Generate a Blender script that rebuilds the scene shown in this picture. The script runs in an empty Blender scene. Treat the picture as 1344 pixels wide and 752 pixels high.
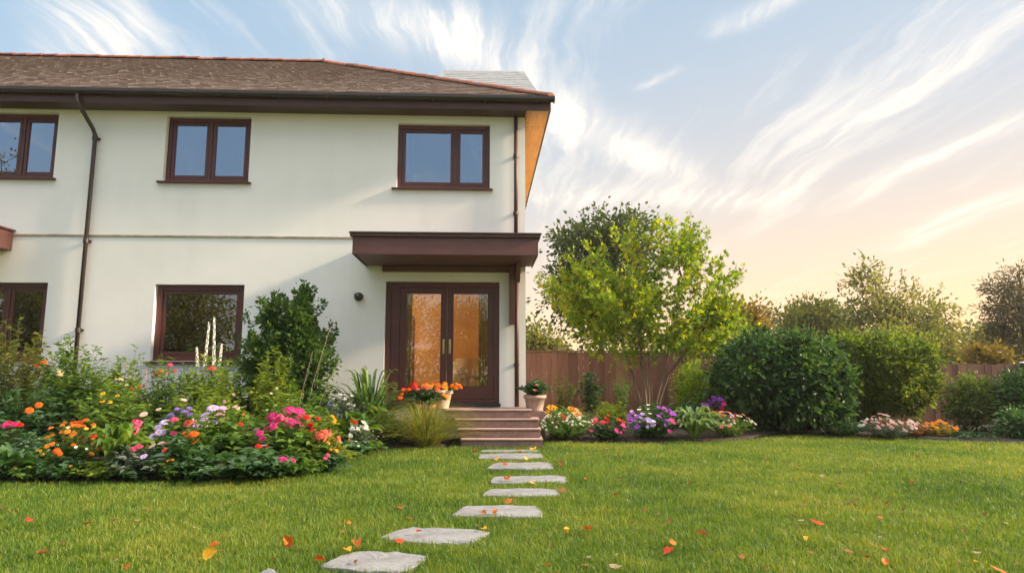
import bpy, bmesh, math, random
import numpy as np
from mathutils import Vector, Matrix, noise as mnoise

# ------------------------------------------------------------------ camera, sky, sun, exposure
scene = bpy.context.scene
COL = scene.collection
R = math.radians
CAM_H = 1.14
FPX, CXP, CYP = 850.0, 672.0, 376.0          # focal length and centre in photo pixels (1344 x 752)
PITCH = math.atan(114 / FPX)
cam_d = bpy.data.cameras.new("camera")
cam = bpy.data.objects.new("camera", cam_d)
COL.objects.link(cam)
cam.location = (0, 0, CAM_H)
cam.rotation_euler = (R(90) + PITCH, 0, 0)
cam_d.sensor_width = 36
cam_d.lens = FPX / 1344 * 36
cam_d.clip_start = 0.05
cam_d.clip_end = 3000
scene.camera = cam

SUN_AZ, SUN_EL = R(92.5), R(24)                # azimuth clockwise from +Y (the view direction)
EXPOSURE = 1.44
SKY_STRENGTH = 0.1
sun_dir = Vector((math.sin(SUN_AZ) * math.cos(SUN_EL), math.cos(SUN_AZ) * math.cos(SUN_EL), math.sin(SUN_EL)))
sun_d = bpy.data.lights.new("sun", 'SUN')
sun_d.energy = 4.0
sun_d.angle = R(5.0)
sun_d.color = (1.0, 0.80, 0.56)
sun = bpy.data.objects.new("sun", sun_d)
COL.objects.link(sun)
sun.rotation_euler = sun_dir.to_track_quat('Z', 'Y').to_euler()

vs = scene.view_settings
vs.view_transform = 'Standard'
vs.look = 'None'
vs.exposure = EXPOSURE
vs.gamma = 1.0
vs.use_curve_mapping = False
scene.cycles.max_bounces = 8
scene.cycles.transparent_max_bounces = 12
scene.cycles.transmission_bounces = 6
scene.cycles.use_denoising = True


class NT:
    """tiny helper for writing node graphs"""
    def __init__(self, tree):
        self.t = tree
        self.n = tree.nodes
        self.l = tree.links

    def new(self, typ, **kw):
        nd = self.n.new(typ)
        for k, v in kw.items():
            setattr(nd, k, v)
        return nd

    def put(self, sock, v):
        if hasattr(v, 'is_output'):
            self.l.new(v, sock)
        else:
            sock.default_value = v

    def math(self, op, a, b=None, c=None, clamp=False):
        nd = self.new('ShaderNodeMath', operation=op)
        nd.use_clamp = clamp
        self.put(nd.inputs[0], a)
        if b is not None: self.put(nd.inputs[1], b)
        if c is not None: self.put(nd.inputs[2], c)
        return nd.outputs[0]

    def vmath(self, op, a, b=None):
        nd = self.new('ShaderNodeVectorMath', operation=op)
        self.put(nd.inputs[0], a)
        if b is not None: self.put(nd.inputs[1], b)
        return nd.outputs['Value'] if op in ('DOT_PRODUCT', 'LENGTH') else nd.outputs[0]

    def noise(self, vec, scale, detail=4, rough=.5, dist=0.0, color=False):
        nd = self.new('ShaderNodeTexNoise')
        if vec is not None: self.put(nd.inputs['Vector'], vec)
        nd.inputs['Scale'].default_value = scale
        nd.inputs['Detail'].default_value = detail
        nd.inputs['Roughness'].default_value = rough
        nd.inputs['Distortion'].default_value = dist
        return nd.outputs['Color' if color else 0]

    def ramp(self, fac, stops, interp='LINEAR'):
        nd = self.new('ShaderNodeValToRGB')
        cr = nd.color_ramp
        cr.interpolation = interp
        while len(cr.elements) < len(stops):
            cr.elements.new(0.5)
        for e, (p, c) in zip(cr.elements, stops):
            e.position = p
            e.color = (c, c, c, 1) if isinstance(c, (int, float)) else (*c, 1)
        self.put(nd.inputs[0], fac)
        return nd.outputs[0]

    def mix(self, fac, a, b, blend='MIX'):
        nd = self.new('ShaderNodeMix', data_type='RGBA', blend_type=blend)
        self.put(nd.inputs[0], fac)
        self.put(nd.inputs[6], (*a, 1) if isinstance(a, tuple) and len(a) == 3 else a)
        self.put(nd.inputs[7], (*b, 1) if isinstance(b, tuple) and len(b) == 3 else b)
        return nd.outputs[2]

    def mapr(self, v, a, b, c=0.0, d=1.0, smooth=True):
        nd = self.new('ShaderNodeMapRange')
        if smooth: nd.interpolation_type = 'SMOOTHSTEP'
        self.put(nd.inputs[0], v)
        for i, q in enumerate((a, b, c, d)):
            nd.inputs[1 + i].default_value = q
        return nd.outputs[0]


def ray(px, py):
    u = (px - CXP) / FPX
    v = (CYP - py) / FPX
    return Vector((u, math.cos(PITCH) - v * math.sin(PITCH), math.sin(PITCH) + v * math.cos(PITCH)))


def build_world():
    w = bpy.data.worlds.new("World")
    scene.world = w
    w.use_nodes = True
    g = NT(w.node_tree)
    w.node_tree.nodes.clear()
    out = g.new('ShaderNodeOutputWorld')
    bg = g.new('ShaderNodeBackground')
    bg.inputs[1].default_value = SKY_STRENGTH
    g.l.new(bg.outputs[0], out.inputs[0])
    sky = g.new('ShaderNodeTexSky', sky_type='NISHITA')
    sky.sun_disc = False
    sky.sun_elevation = SUN_EL
    sky.sun_rotation = SUN_AZ
    sky.altitude = 50
    sky.air_density = 1.0
    sky.dust_density = 2.0
    sky.ozone_density = 1.5
    tc = g.new('ShaderNodeTexCoord')
    d = g.vmath('NORMALIZE', tc.outputs['Generated'])
    sep = g.new('ShaderNodeSeparateXYZ')
    g.l.new(d, sep.inputs[0])
    z = sep.outputs[2]
    zc = g.math('MAXIMUM', z, 0.0)
    # warm evening air low in the sky, strongest towards the sun
    az = g.vmath('DOT_PRODUCT', d, (math.sin(R(62)), math.cos(R(62)), 0.0))
    azf = g.mapr(az, -0.5, 1.0)
    low = g.math('POWER', 2.718, g.math('MULTIPLY', zc, -5.0))
    warm_amt = g.math('MULTIPLY', g.math('POWER', low, .85), g.math('MULTIPLY_ADD', azf, 0.62, 0.62))
    skyb = g.mix(1.0, sky.outputs[0], (SKY_MUL[0], SKY_MUL[1], SKY_MUL[2]), 'MULTIPLY')
    airc = g.mix(azf, AIR_FAR, AIR_SUN)
    # thin veil that whitens the blue
    c1 = g.mix(g.mapr(z, 0.0, 0.95, 0.80, 0.55, smooth=False), skyb, VEIL)
    c2 = g.mix(warm_amt, c1, airc)
    # cirrus: a flat cloud sheet seen in perspective
    den = g.math('ADD', zc, 0.06)
    px = g.math('DIVIDE', sep.outputs[0], den)
    py = g.math('DIVIDE', sep.outputs[1], den)
    comb = g.new('ShaderNodeCombineXYZ')
    g.l.new(px, comb.inputs[0]); g.l.new(py, comb.inputs[1])
    P = comb.outputs[0]
    wob = g.noise(P, 0.9, 5, .55, color=True)
    wv = g.vmath('MULTIPLY', g.vmath('SUBTRACT', wob, (.5, .5, .5)), (.42, .42, 0))
    Q = g.vmath('ADD', P, wv)
    def streaky(rot, sx, sy, scale, det, ofs):
        m = g.new('ShaderNodeMapping')
        m.inputs['Rotation'].default_value = (0, 0, rot)
        m.inputs['Scale'].default_value = (sx, sy, 1)
        m.inputs['Location'].default_value = ofs
        g.l.new(Q, m.inputs[0])
        return g.noise(m.outputs[0], scale, det, .62)
    n1 = streaky(R(14), 1.5, 0.34, 1.0, 7, (3.3, 1.7, 0))
    n2 = streaky(R(18), 6.0, 0.6, 1.9, 9, (1.1, 4.2, 0))
    n3 = g.noise(P, 0.55, 3, .5)
    base = g.math('ADD', g.math('MULTIPLY', n1, .62), g.math('MULTIPLY', n2, .38))
    base = g.math('ADD', base, g.math('MULTIPLY', g.math('SUBTRACT', n3, .5), .35))
    soft = g.mapr(base, 0.48, 0.68)
    total = g.math('MULTIPLY', soft, 0.62)
    # the larger plumes, each along its own line across the sheet
    def plane(px_, py_):
        r = ray(px_, py_).normalized()
        return Vector((r.x / (r.z + .06), r.y / (r.z + .06), 0))
    fine = g.mapr(n2, 0.38, 0.62)
    for (ax, ay, bx, by, wd, amt) in PLUMES:
        A, B = plane(ax, ay), plane(bx, by)
        ln = (B - A).length
        t = (B - A).normalized()
        nrm = Vector((-t.y, t.x, 0))
        rel = g.vmath('SUBTRACT', Q, tuple(A))
        a = g.math('DIVIDE', g.vmath('DOT_PRODUCT', rel, tuple(t)), ln)
        b = g.math('DIVIDE', g.vmath('DOT_PRODUCT', rel, tuple(nrm)), wd * .8)
        gs = g.math('POWER', 2.718, g.math('MULTIPLY', g.math('MULTIPLY', b, b), -1.0))
        ends = g.math('MULTIPLY', g.mapr(a, -.25, .25), g.mapr(a, .75, 1.25, 1.0, 0.0))
        s = g.math('MULTIPLY', g.math('MULTIPLY', gs, ends), g.math('MULTIPLY_ADD', fine, .75 * amt, .30 * amt))
        total = g.math('ADD', total, s)
    fade = g.mapr(z, 0.03, 0.2)
    total = g.math('MULTIPLY', g.math('MINIMUM', total, .92), g.math('MULTIPLY_ADD', fade, .75, .25))
    cc = g.mix(low, CLOUD_HI, CLOUD_LO)
    c3 = g.mix(total, c2, cc)
    # added fill light: sky brightened high overhead, above everything the lens takes in
    c4 = g.mix(g.mapr(z, .58, .85), c3, ZENITH_FILL)
    g.l.new(c4, bg.inputs[0])


SKY_MUL = (.52, .55, .56)
VEIL = (1.65, 2.75, 3.75)
AIR_SUN = (5.6, 3.5, 1.65)
AIR_FAR = (4.1, 3.3, 2.5)
CLOUD_HI = (4.2, 4.05, 3.85)
CLOUD_LO = (5.4, 4.2, 2.8)
ZENITH_FILL = (11.0, 10.8, 10.6)
PLUMES = [(1000, 300, 1250, 20, .10, .75), (1095, 275, 1344, 150, .09, .9), (935, 45, 1060, -20, .05, .8),
          (700, 260, 1000, 265, .22, .7), (820, 200, 560, 20, .13, .75), (900, 240, 690, 150, .16, .8),
          (620, 60, 380, -10, .16, .7), (180, 60, 0, 20, .3, .9), (1150, 330, 1344, 250, .14, .8), (830, 120, 885, 95, .03, .5)]
build_world()
# ------------------------------------------------------------------ helpers
NPR = np.random.default_rng
def nrmz(a):
    return a / np.maximum(np.linalg.norm(a, axis=-1, keepdims=True), 1e-9)

def empty(name, loc=(0, 0, 0), rz=0.0):
    o = bpy.data.objects.new(name, None)
    COL.objects.link(o)
    o.location = loc
    o.rotation_euler = (0, 0, rz)
    o.empty_display_size = .1
    return o

def tag(o, label=None, cat=None, group=None, kind=None):
    if label: o['label'] = label
    if cat: o['category'] = cat
    if group: o['group'] = group
    if kind: o['kind'] = kind
    return o

def link(name, me, parent=None, loc=None):
    o = bpy.data.objects.new(name, me)
    COL.objects.link(o)
    if parent is not None: o.parent = parent
    if loc is not None: o.location = loc
    return o

def np_mesh(name, verts, faces_list, mats, tint=None, smooth=False, mat_idx=None):
    """verts (n,3); faces_list: list of (m,k) int arrays; tint: per-vertex float"""
    me = bpy.data.meshes.new(name)
    verts = np.asarray(verts, dtype=np.float32)
    me.vertices.add(len(verts))
    me.vertices.foreach_set('co', verts.ravel())
    loops = np.concatenate([f.ravel() for f in faces_list]).astype(np.int32)
    tot = np.concatenate([np.full(len(f), f.shape[1], dtype=np.int32) for f in faces_list])
    start = np.concatenate([[0], np.cumsum(tot)[:-1]]).astype(np.int32)
    me.loops.add(len(loops))
    me.loops.foreach_set('vertex_index', loops)
    me.polygons.add(len(tot))
    me.polygons.foreach_set('loop_start', start)
    if mat_idx is not None:
        me.polygons.foreach_set('material_index', np.asarray(mat_idx, dtype=np.int32))
    if smooth:
        me.polygons.foreach_set('use_smooth', np.ones(len(tot), dtype=bool))
    for m in (mats if isinstance(mats, (list, tuple)) else [mats]):
        me.materials.append(m)
    if tint is not None:
        at = me.attributes.new('tint', 'FLOAT', 'POINT')
        at.data.foreach_set('value', np.asarray(tint, dtype=np.float32))
    me.update(calc_edges=True)
    return me


class MB:
    """collects simple solids and links them as one mesh object"""
    def __init__(self):
        self.v, self.f, self.t, self.m = [], [], [], []

    def add(self, vs_, fs, tint=.5, mi=0):
        o = len(self.v)
        self.v += [tuple(p) for p in vs_]
        self.t += [tint] * len(vs_)
        for q in fs:
            self.f.append([i + o for i in q])
            self.m.append(mi)

    def box(self, x0, x1, y0, y1, z0, z1, tint=.5, mi=0):
        self.add([(x0, y0, z0), (x1, y0, z0), (x1, y1, z0), (x0, y1, z0), (x0, y0, z1), (x1, y0, z1), (x1, y1, z1), (x0, y1, z1)],
                 [(0, 3, 2, 1), (4, 5, 6, 7), (0, 1, 5, 4), (1, 2, 6, 5), (2, 3, 7, 6), (3, 0, 4, 7)], tint, mi)

    def quad(self, a, b, c, d, tint=.5, mi=0):
        self.add([a, b, c, d], [(0, 1, 2, 3)], tint, mi)

    def hexa(self, lo, hi, tint=.5, mi=0):
        """two matching rings of points, bottom and top"""
        n = len(lo)
        self.add(list(lo) + list(hi), [tuple(range(n - 1, -1, -1)), tuple(range(n, 2 * n))] +
                 [(i, (i + 1) % n, n + (i + 1) % n, n + i) for i in range(n)], tint, mi)

    def tube(self, pts, rad, n=8, caps=True, tint=.5, mi=0):
        pts = [Vector(p) for p in pts]
        if not isinstance(rad, (list, tuple)): rad = [rad] * len(pts)
        rings = []
        up = Vector((0.13, 0.2, 1)).normalized()
        for i, p in enumerate(pts):
            d = (pts[min(i + 1, len(pts) - 1)] - pts[max(i - 1, 0)]).normalized()
            s = d.cross(up)
            if s.length < .05: s = d.cross(Vector((1, 0, 0)))
            s.normalize()
            t = s.cross(d).normalized()
            rings.append([p + (s * math.cos(2 * math.pi * k / n) + t * math.sin(2 * math.pi * k / n)) * rad[i] for k in range(n)])
        vs_ = [v for r in rings for v in r]
        fs = [(i * n + k, i * n + (k + 1) % n, (i + 1) * n + (k + 1) % n, (i + 1) * n + k) for i in range(len(pts) - 1) for k in range(n)]
        if caps:
            fs.append(tuple(range(n - 1, -1, -1)))
            fs.append(tuple((len(pts) - 1) * n + k for k in range(n)))
        self.add(vs_, fs, tint, mi)

    def lathe(self, prof, n=24, c=(0, 0, 0), tint=.5, mi=0):
        vs_ = [(c[0] + r * math.cos(2 * math.pi * k / n), c[1] + r * math.sin(2 * math.pi * k / n), c[2] + z) for r, z in prof for k in range(n)]
        fs = [(i * n + k, i * n + (k + 1) % n, (i + 1) * n + (k + 1) % n, (i + 1) * n + k) for i in range(len(prof) - 1) for k in range(n)]
        self.add(vs_, fs, tint, mi)

    def build(self, name, mats, parent=None, bevel=0.0, smooth=False, loc=None):
        mats = mats if isinstance(mats, (list, tuple)) else [mats]
        me = bpy.data.meshes.new(name)
        me.from_pydata(self.v, [], self.f)
        for m in mats: me.materials.append(m)
        me.polygons.foreach_set('material_index', self.m)
        at = me.attributes.new('tint', 'FLOAT', 'POINT')
        at.data.foreach_set('value', self.t)
        bm = bmesh.new()
        bm.from_mesh(me)
        bmesh.ops.recalc_face_normals(bm, faces=bm.faces)
        if bevel:
            bmesh.ops.bevel(bm, geom=[e for e in bm.edges if len(e.link_faces) == 2 and e.calc_face_angle(0) > .5], offset=bevel, segments=2, affect='EDGES', clamp_overlap=True)
        if smooth:
            for f in bm.faces: f.smooth = True
        bm.to_mesh(me)
        bm.free()
        return link(name, me, parent, loc)


# ------------------------------------------------------------------ materials
def new_mat(name):
    m = bpy.data.materials.new(name)
    m.use_nodes = True
    g = NT(m.node_tree)
    b = m.node_tree.nodes['Principled BSDF']
    return m, g, b

def obj_co(g):
    return g.new('ShaderNodeTexCoord').outputs['Object']

def bump(g, b, h, strength=.3, dist=.01):
    nd = g.new('ShaderNodeBump')
    nd.inputs['Strength'].default_value = strength
    nd.inputs['Distance'].default_value = dist
    g.l.new(h, nd.inputs['Height'])
    g.l.new(nd.outputs[0], b.inputs['Normal'])

def tint_out(g):
    nd = g.new('ShaderNodeAttribute')
    nd.attribute_name = 'tint'
    return nd.outputs['Fac']

def simple_mat(name, c, rough=.6, var=.12, scale=6.0, bmp=.15, bscale=40, metal=0.0, stretch=None, dist=.004):
    m, g, b = new_mat(name)
    co = obj_co(g)
    if stretch:
        mp = g.new('ShaderNodeMapping')
        mp.inputs['Scale'].default_value = stretch
        g.l.new(co, mp.inputs[0])
        co = mp.outputs[0]
    n = g.noise(co, scale, 6, .6)
    lo = tuple(x * (1 - var * 1.6) for x in c); hi = tuple(min(1, x * (1 + var * 1.6)) for x in c)
    g.l.new(g.ramp(n, [(.25, lo), (.75, hi)]), b.inputs['Base Color'])
    b.inputs['Roughness'].default_value = rough
    b.inputs['Metallic'].default_value = metal
    if bmp: bump(g, b, g.noise(co, bscale, 5, .6), bmp, dist)
    return m

def leaf_mat(name, cols, trans=.35, rough=.5, spec=.2, tmul=(1.5, 1.55, .7)):
    m, g, b = new_mat(name)
    c = g.ramp(tint_out(g), [(i / (len(cols) - 1), q) for i, q in enumerate(cols)])
    g.l.new(c, b.inputs['Base Color'])
    b.inputs['Roughness'].default_value = rough
    b.inputs['Specular IOR Level'].default_value = spec
    tr = g.new('ShaderNodeBsdfTranslucent')
    g.l.new(g.mix(1.0, c, tmul, 'MULTIPLY'), tr.inputs[0])
    mx = g.new('ShaderNodeMixShader')
    mx.inputs[0].default_value = trans
    g.l.new(b.outputs[0], mx.inputs[1]); g.l.new(tr.outputs[0], mx.inputs[2])
    g.l.new(mx.outputs[0], m.node_tree.nodes['Material Output'].inputs[0])
    return m

def petal_mat(name, c, trans=.3):
    m, g, b = new_mat(name)
    n = g.noise(obj_co(g), 30, 3, .6)
    cc = g.ramp(n, [(.3, tuple(x * .75 for x in c)), (.7, tuple(min(1, x * 1.15) for x in c))])
    g.l.new(cc, b.inputs['Base Color'])
    b.inputs['Roughness'].default_value = .6
    b.inputs['Specular IOR Level'].default_value = .2
    tr = g.new('ShaderNodeBsdfTranslucent')
    g.l.new(cc, tr.inputs[0])
    mx = g.new('ShaderNodeMixShader')
    mx.inputs[0].default_value = trans
    g.l.new(b.outputs[0], mx.inputs[1]); g.l.new(tr.outputs[0], mx.inputs[2])
    g.l.new(mx.outputs[0], m.node_tree.nodes['Material Output'].inputs[0])
    return m

def tint_mat(name, cols, rough=.7, var_scale=12, bmp=.3, bscale=60, stretch=None, spec=.4, dist=.004, interp='LINEAR'):
    m, g, b = new_mat(name)
    co = obj_co(g)
    if stretch:
        mp = g.new('ShaderNodeMapping'); mp.inputs['Scale'].default_value = stretch
        g.l.new(co, mp.inputs[0]); co = mp.outputs[0]
    n = g.noise(co, var_scale, 6, .65)
    t = g.math('ADD', tint_out(g), g.math('MULTIPLY', g.math('SUBTRACT', n, .5), .6))
    g.l.new(g.ramp(t, [(i / (len(cols) - 1), q) for i, q in enumerate(cols)], interp), b.inputs['Base Color'])
    b.inputs['Roughness'].default_value = rough
    b.inputs['Specular IOR Level'].default_value = spec
    if bmp: bump(g, b, g.noise(co, bscale, 5, .6), bmp, dist)
    return m

def glass_mat(name, refl=.3, tintc=(.8, .85, .85), rc=(.95, .97, 1), bmp=.03):
    m, g, b = new_mat(name)
    out = m.node_tree.nodes['Material Output']
    gl = g.new('ShaderNodeBsdfGlossy'); gl.inputs['Roughness'].default_value = 0.0
    gl.inputs['Color'].default_value = (*rc, 1)
    wob = g.noise(obj_co(g), 1.3, 2, .5)
    bp = g.new('ShaderNodeBump'); bp.inputs['Strength'].default_value = bmp; bp.inputs['Distance'].default_value = .02
    g.l.new(wob, bp.inputs['Height']); g.l.new(bp.outputs[0], gl.inputs['Normal'])
    tp = g.new('ShaderNodeBsdfTransparent'); tp.inputs[0].default_value = (*tintc, 1)
    fr = g.new('ShaderNodeFresnel'); fr.inputs[0].default_value = 1.5
    f = g.math('ADD', fr.outputs[0], refl, clamp=True)
    mx = g.new('ShaderNodeMixShader')
    g.l.new(f, mx.inputs[0]); g.l.new(tp.outputs[0], mx.inputs[1]); g.l.new(gl.outputs[0], mx.inputs[2])
    g.l.new(mx.outputs[0], out.inputs[0])
    return m

def wall_mat():
    m, g, b = new_mat("cream_render")
    co = obj_co(g)
    big = g.noise(co, .7, 5, .6)
    mp = g.new('ShaderNodeMapping'); mp.inputs['Scale'].default_value = (3.5, 3.5, .25)
    g.l.new(co, mp.inputs[0])
    streak = g.noise(mp.outputs[0], 1.0, 6, .65)
    t = g.math('ADD', g.math('MULTIPLY', big, .7), g.math('MULTIPLY', streak, .3))
    c = g.ramp(t, [(.32, (.785, .755, .715)), (.5, (.845, .818, .782)), (.7, (.87, .845, .81))])
    g.l.new(c, b.inputs['Base Color'])
    b.inputs['Roughness'].default_value = .9
    b.inputs['Specular IOR Level'].default_value = .15
    h = g.math('ADD', g.noise(co, 110, 4, .7), g.math('MULTIPLY', g.noise(co, 4, 3, .5), 1.5))
    bump(g, b, h, .22, .006)
    return m

def wood_paint(name, c, rough=.42):
    m, g, b = new_mat(name)
    co = obj_co(g)
    n = g.noise(co, 3.0, 6, .7)
    fine = g.noise(co, 45, 4, .6)
    t = g.math('ADD', g.math('MULTIPLY', n, .6), g.math('MULTIPLY', fine, .4))
    g.l.new(g.ramp(t, [(.3, tuple(x * .68 for x in c)), (.55, c), (.75, tuple(x * 1.4 for x in c))]), b.inputs['Base Color'])
    b.inputs['Roughness'].default_value = rough
    bump(g, b, fine, .12, .003)
    return m

M = {}
M['wall'] = wall_mat()
M['mahogany'] = wood_paint("mahogany_paint", (.10, .027, .019))
M['canopy'] = wood_paint("canopy_paint", (.135, .05, .042), .5)
M['fascia'] = wood_paint("fascia_paint", (.075, .028, .022), .5)
M['gutter'] = simple_mat("gutter_metal", (.036, .024, .021), .38, .2, 3, .08)
M['soffit_sunlit'] = simple_mat("sunlit_soffit_timber", (.62, .27, .07), .5, .12, 3, .15, 30, stretch=(8, .8, 8))  # orange sun glow painted into the colour of the side soffit boards
M['tile'] = tint_mat("clay_tile", [(.125, .09, .077), (.20, .142, .118), (.265, .195, .163), (.24, .195, .17), (.37, .29, .245)], .75, 9, .5, 70)
M['ridge'] = tint_mat("ridge_clay", [(.14, .045, .028), (.25, .075, .036), (.38, .115, .045)], .7, 9, .4, 60)
M['slate'] = tint_mat("grey_slate", [(.19, .20, .215), (.24, .25, .265), (.29, .30, .315)], .85, 7, .3, 50, spec=.1)
M['glass'] = glass_mat("window_glass", .34, (.62, .66, .68), (.62, .72, .88))
M['glass_low'] = glass_mat("ground_window_glass", .17, (.45, .42, .38))
M['glass_door'] = glass_mat("door_glass", .085, (.86, .80, .68), bmp=0)
M['brass'] = simple_mat("brass", (.62, .48, .26), .28, .08, 9, .05, metal=1.0)
M['black'] = simple_mat("black_plastic", (.02, .018, .018), .35, .1, 8, .05)
M['lens'] = simple_mat("smoked_lens", (.05, .04, .04), .12, .1, 8, 0)
M['room'] = simple_mat("ochre_plaster", (.46, .30, .15), .8, .10, 2.0, .1)
M['room_dark'] = simple_mat("dim_plaster", (.30, .27, .23), .85, .1, 2.0, 0)
M['floor'] = simple_mat("oak_floor", (.30, .16, .07), .4, .2, 4, .1, stretch=(1, 8, 1))
M['curtain'] = simple_mat("tan_curtain", (.62, .42, .22), .9, .1, 5, .1)
M['linen'] = simple_mat("white_linen", (.74, .70, .64), .9, .06, 5, .1)
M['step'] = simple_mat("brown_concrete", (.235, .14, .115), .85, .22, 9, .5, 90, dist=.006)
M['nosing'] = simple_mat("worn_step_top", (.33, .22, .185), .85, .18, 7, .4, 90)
M['stone'] = None
M['bark'] = simple_mat("bark", (.075, .052, .036), .9, .3, 14, .6, 30, stretch=(1, 1, .25), dist=.02)
M['pale_bark'] = simple_mat("pale_bark", (.115, .08, .052), .85, .25, 14, .4, 30, stretch=(1, 1, .25), dist=.01)
M['stem'] = simple_mat("green_stem", (.07, .10, .03), .6, .2, 20, .1)
M['stem_red'] = simple_mat("brown_stem", (.11, .075, .04), .7, .2, 20, .1)
M['terracotta'] = simple_mat("terracotta", (.46, .19, .10), .8, .14, 12, .2)
M['cream_pot'] = simple_mat("cream_pot", (.55, .44, .33), .75, .15, 10, .2)
M['pink_pot'] = simple_mat("weathered_pink_pot", (.46, .33, .28), .75, .22, 7, .2)
M['zinc'] = simple_mat("zinc_cap", (.42, .42, .42), .4, .1, 8, .05, metal=.6)
M['soil'] = simple_mat("soil", (.04, .026, .018), .95, .3, 20, 1, 60, dist=.03)

def stone_mat():
    m, g, b = new_mat("grey_flagstone")
    co = obj_co(g)
    n = g.noise(co, 5, 8, .65)
    sp = g.noise(co, 60, 4, .7)
    t = g.math('ADD', g.math('MULTIPLY', n, .6), g.math('MULTIPLY', sp, .4))
    g.l.new(g.ramp(t, [(.3, (.085, .083, .075)), (.5, (.18, .177, .178)), (.7, (.26, .255, .258))]), b.inputs['Base Color'])
    b.inputs['Roughness'].default_value = .8
    bump(g, b, g.math('ADD', n, g.math('MULTIPLY', sp, .4)), .5, .015)
    return m
M['stone'] = stone_mat()

def fence_mat(name, cols):
    m, g, b = new_mat(name)
    co = obj_co(g)
    mp = g.new('ShaderNodeMapping'); mp.inputs['Scale'].default_value = (14, 14, .7)
    g.l.new(co, mp.inputs[0])
    n = g.noise(mp.outputs[0], 1.4, 7, .7, .4)
    blot = g.noise(co, 1.6, 4, .6)
    t = g.math('ADD', g.math('MULTIPLY_ADD', tint_out(g), .55, -.05), g.math('ADD', g.math('MULTIPLY', n, .38), g.math('MULTIPLY', blot, .18)))
    g.l.new(g.ramp(t, [(i / (len(cols) - 1), q) for i, q in enumerate(cols)]), b.inputs['Base Color'])
    b.inputs['Roughness'].default_value = .8
    bump(g, b, n, .4, .008)
    return m
M['fence'] = fence_mat("stained_fence_boards", [(.05, .022, .018), (.12, .05, .036), (.20, .088, .06), (.30, .15, .11)])
M['fence_grey'] = fence_mat("greyed_fence_boards", [(.10, .075, .07), (.17, .13, .12), (.25, .2, .18), (.33, .27, .24)])

# foliage colours
L = {}
L['maple'] = leaf_mat("lime_leaves", [(.05, .105, .012), (.10, .185, .016), (.17, .24, .018), (.32, .30, .02)], .5, tmul=(1.7, 1.6, .5))
L['maple_edge'] = L['maple']
L['dark_tree'] = leaf_mat("dark_tree_leaves", [(.035, .06, .022), (.065, .09, .03), (.11, .11, .035)], .35)
L['far_tree'] = leaf_mat("far_tree_leaves", [(.09, .10, .03), (.14, .145, .04), (.23, .18, .05)], .5)
L['far_gold'] = leaf_mat("golden_far_leaves", [(.10, .09, .02), (.18, .12, .025), (.26, .13, .03)], .35)
L['far_blue'] = leaf_mat("blue_green_far_leaves", [(.07, .095, .055), (.11, .13, .06), (.15, .155, .065)], .42)
L['pine'] = leaf_mat("pine_needles", [(.07, .065, .04), (.11, .095, .055), (.15, .115, .065)], .3)
L['laurel'] = leaf_mat("laurel_leaves", [(.018, .05, .018), (.042, .095, .028), (.095, .155, .036)], .34, .5, .22)
L['hedge'] = leaf_mat("hedge_leaves", [(.035, .07, .012), (.075, .12, .018), (.13, .17, .022), (.21, .20, .026)], .48)
L['shrub'] = leaf_mat("shrub_leaves", [(.05, .085, .018), (.09, .13, .025), (.16, .18, .03)], .42)
L['yew'] = leaf_mat("evergreen_leaves", [(.034, .078, .02), (.06, .12, .026), (.11, .18, .034)], .4, .5)
L['bed'] = leaf_mat("bed_leaves", [(.04, .095, .016), (.075, .15, .024), (.12, .20, .03), (.18, .24, .035)], .42)
L['bed_dark'] = leaf_mat("deep_green_leaves", [(.022, .065, .02), (.04, .10, .028), (.07, .14, .036)], .35, .38, .45)
L['bed_lime'] = leaf_mat("lime_bed_leaves", [(.09, .15, .018), (.16, .22, .022), (.25, .28, .028)], .48)
L['bed_gold'] = leaf_mat("golden_bed_leaves", [(.12, .12, .018), (.22, .18, .02), (.32, .22, .03)], .4)
L['bed_grey'] = leaf_mat("grey_green_leaves", [(.06, .09, .065), (.10, .13, .10), (.16, .18, .14)], .25)
L['hosta'] = leaf_mat("hosta_leaves", [(.04, .095, .03), (.08, .15, .04), (.18, .24, .09)], .38, .38, .45)
L['olive'] = leaf_mat("olive_leaves", [(.07, .09, .02), (.13, .14, .025), (.22, .19, .03)], .45)
L['tan_grass'] = leaf_mat("golden_grass_blades", [(.06, .12, .02), (.13, .17, .03), (.30, .26, .055), (.44, .33, .10)], .35)
L['rust'] = leaf_mat("rust_leaves", [(.16, .06, .02), (.25, .09, .025), (.30, .14, .04)], .4)

PET = {}
def petal(name, c): PET[name] = petal_mat(name + "_petals", c)
for nm, c in dict(red=(.60, .022, .018), orange=(.80, .16, .012), yellow=(.80, .42, .02), pink=(.75, .09, .22), magenta=(.62, .03, .22),
                  purple=(.28, .05, .42), violet=(.20, .10, .50), lilac=(.58, .42, .72), white=(.78, .76, .70), blush=(.75, .48, .46),
                  coral=(.75, .17, .10), amber=(.80, .30, .03), blue=(.13, .15, .50), cream=(.72, .62, .38), peach=(.80, .36, .16)).items():
    petal(nm, c)
M['eye'] = petal_mat("flower_eye", (.55, .32, .02))
M['eye_dark'] = petal_mat("dark_flower_eye", (.06, .025, .01))

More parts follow.
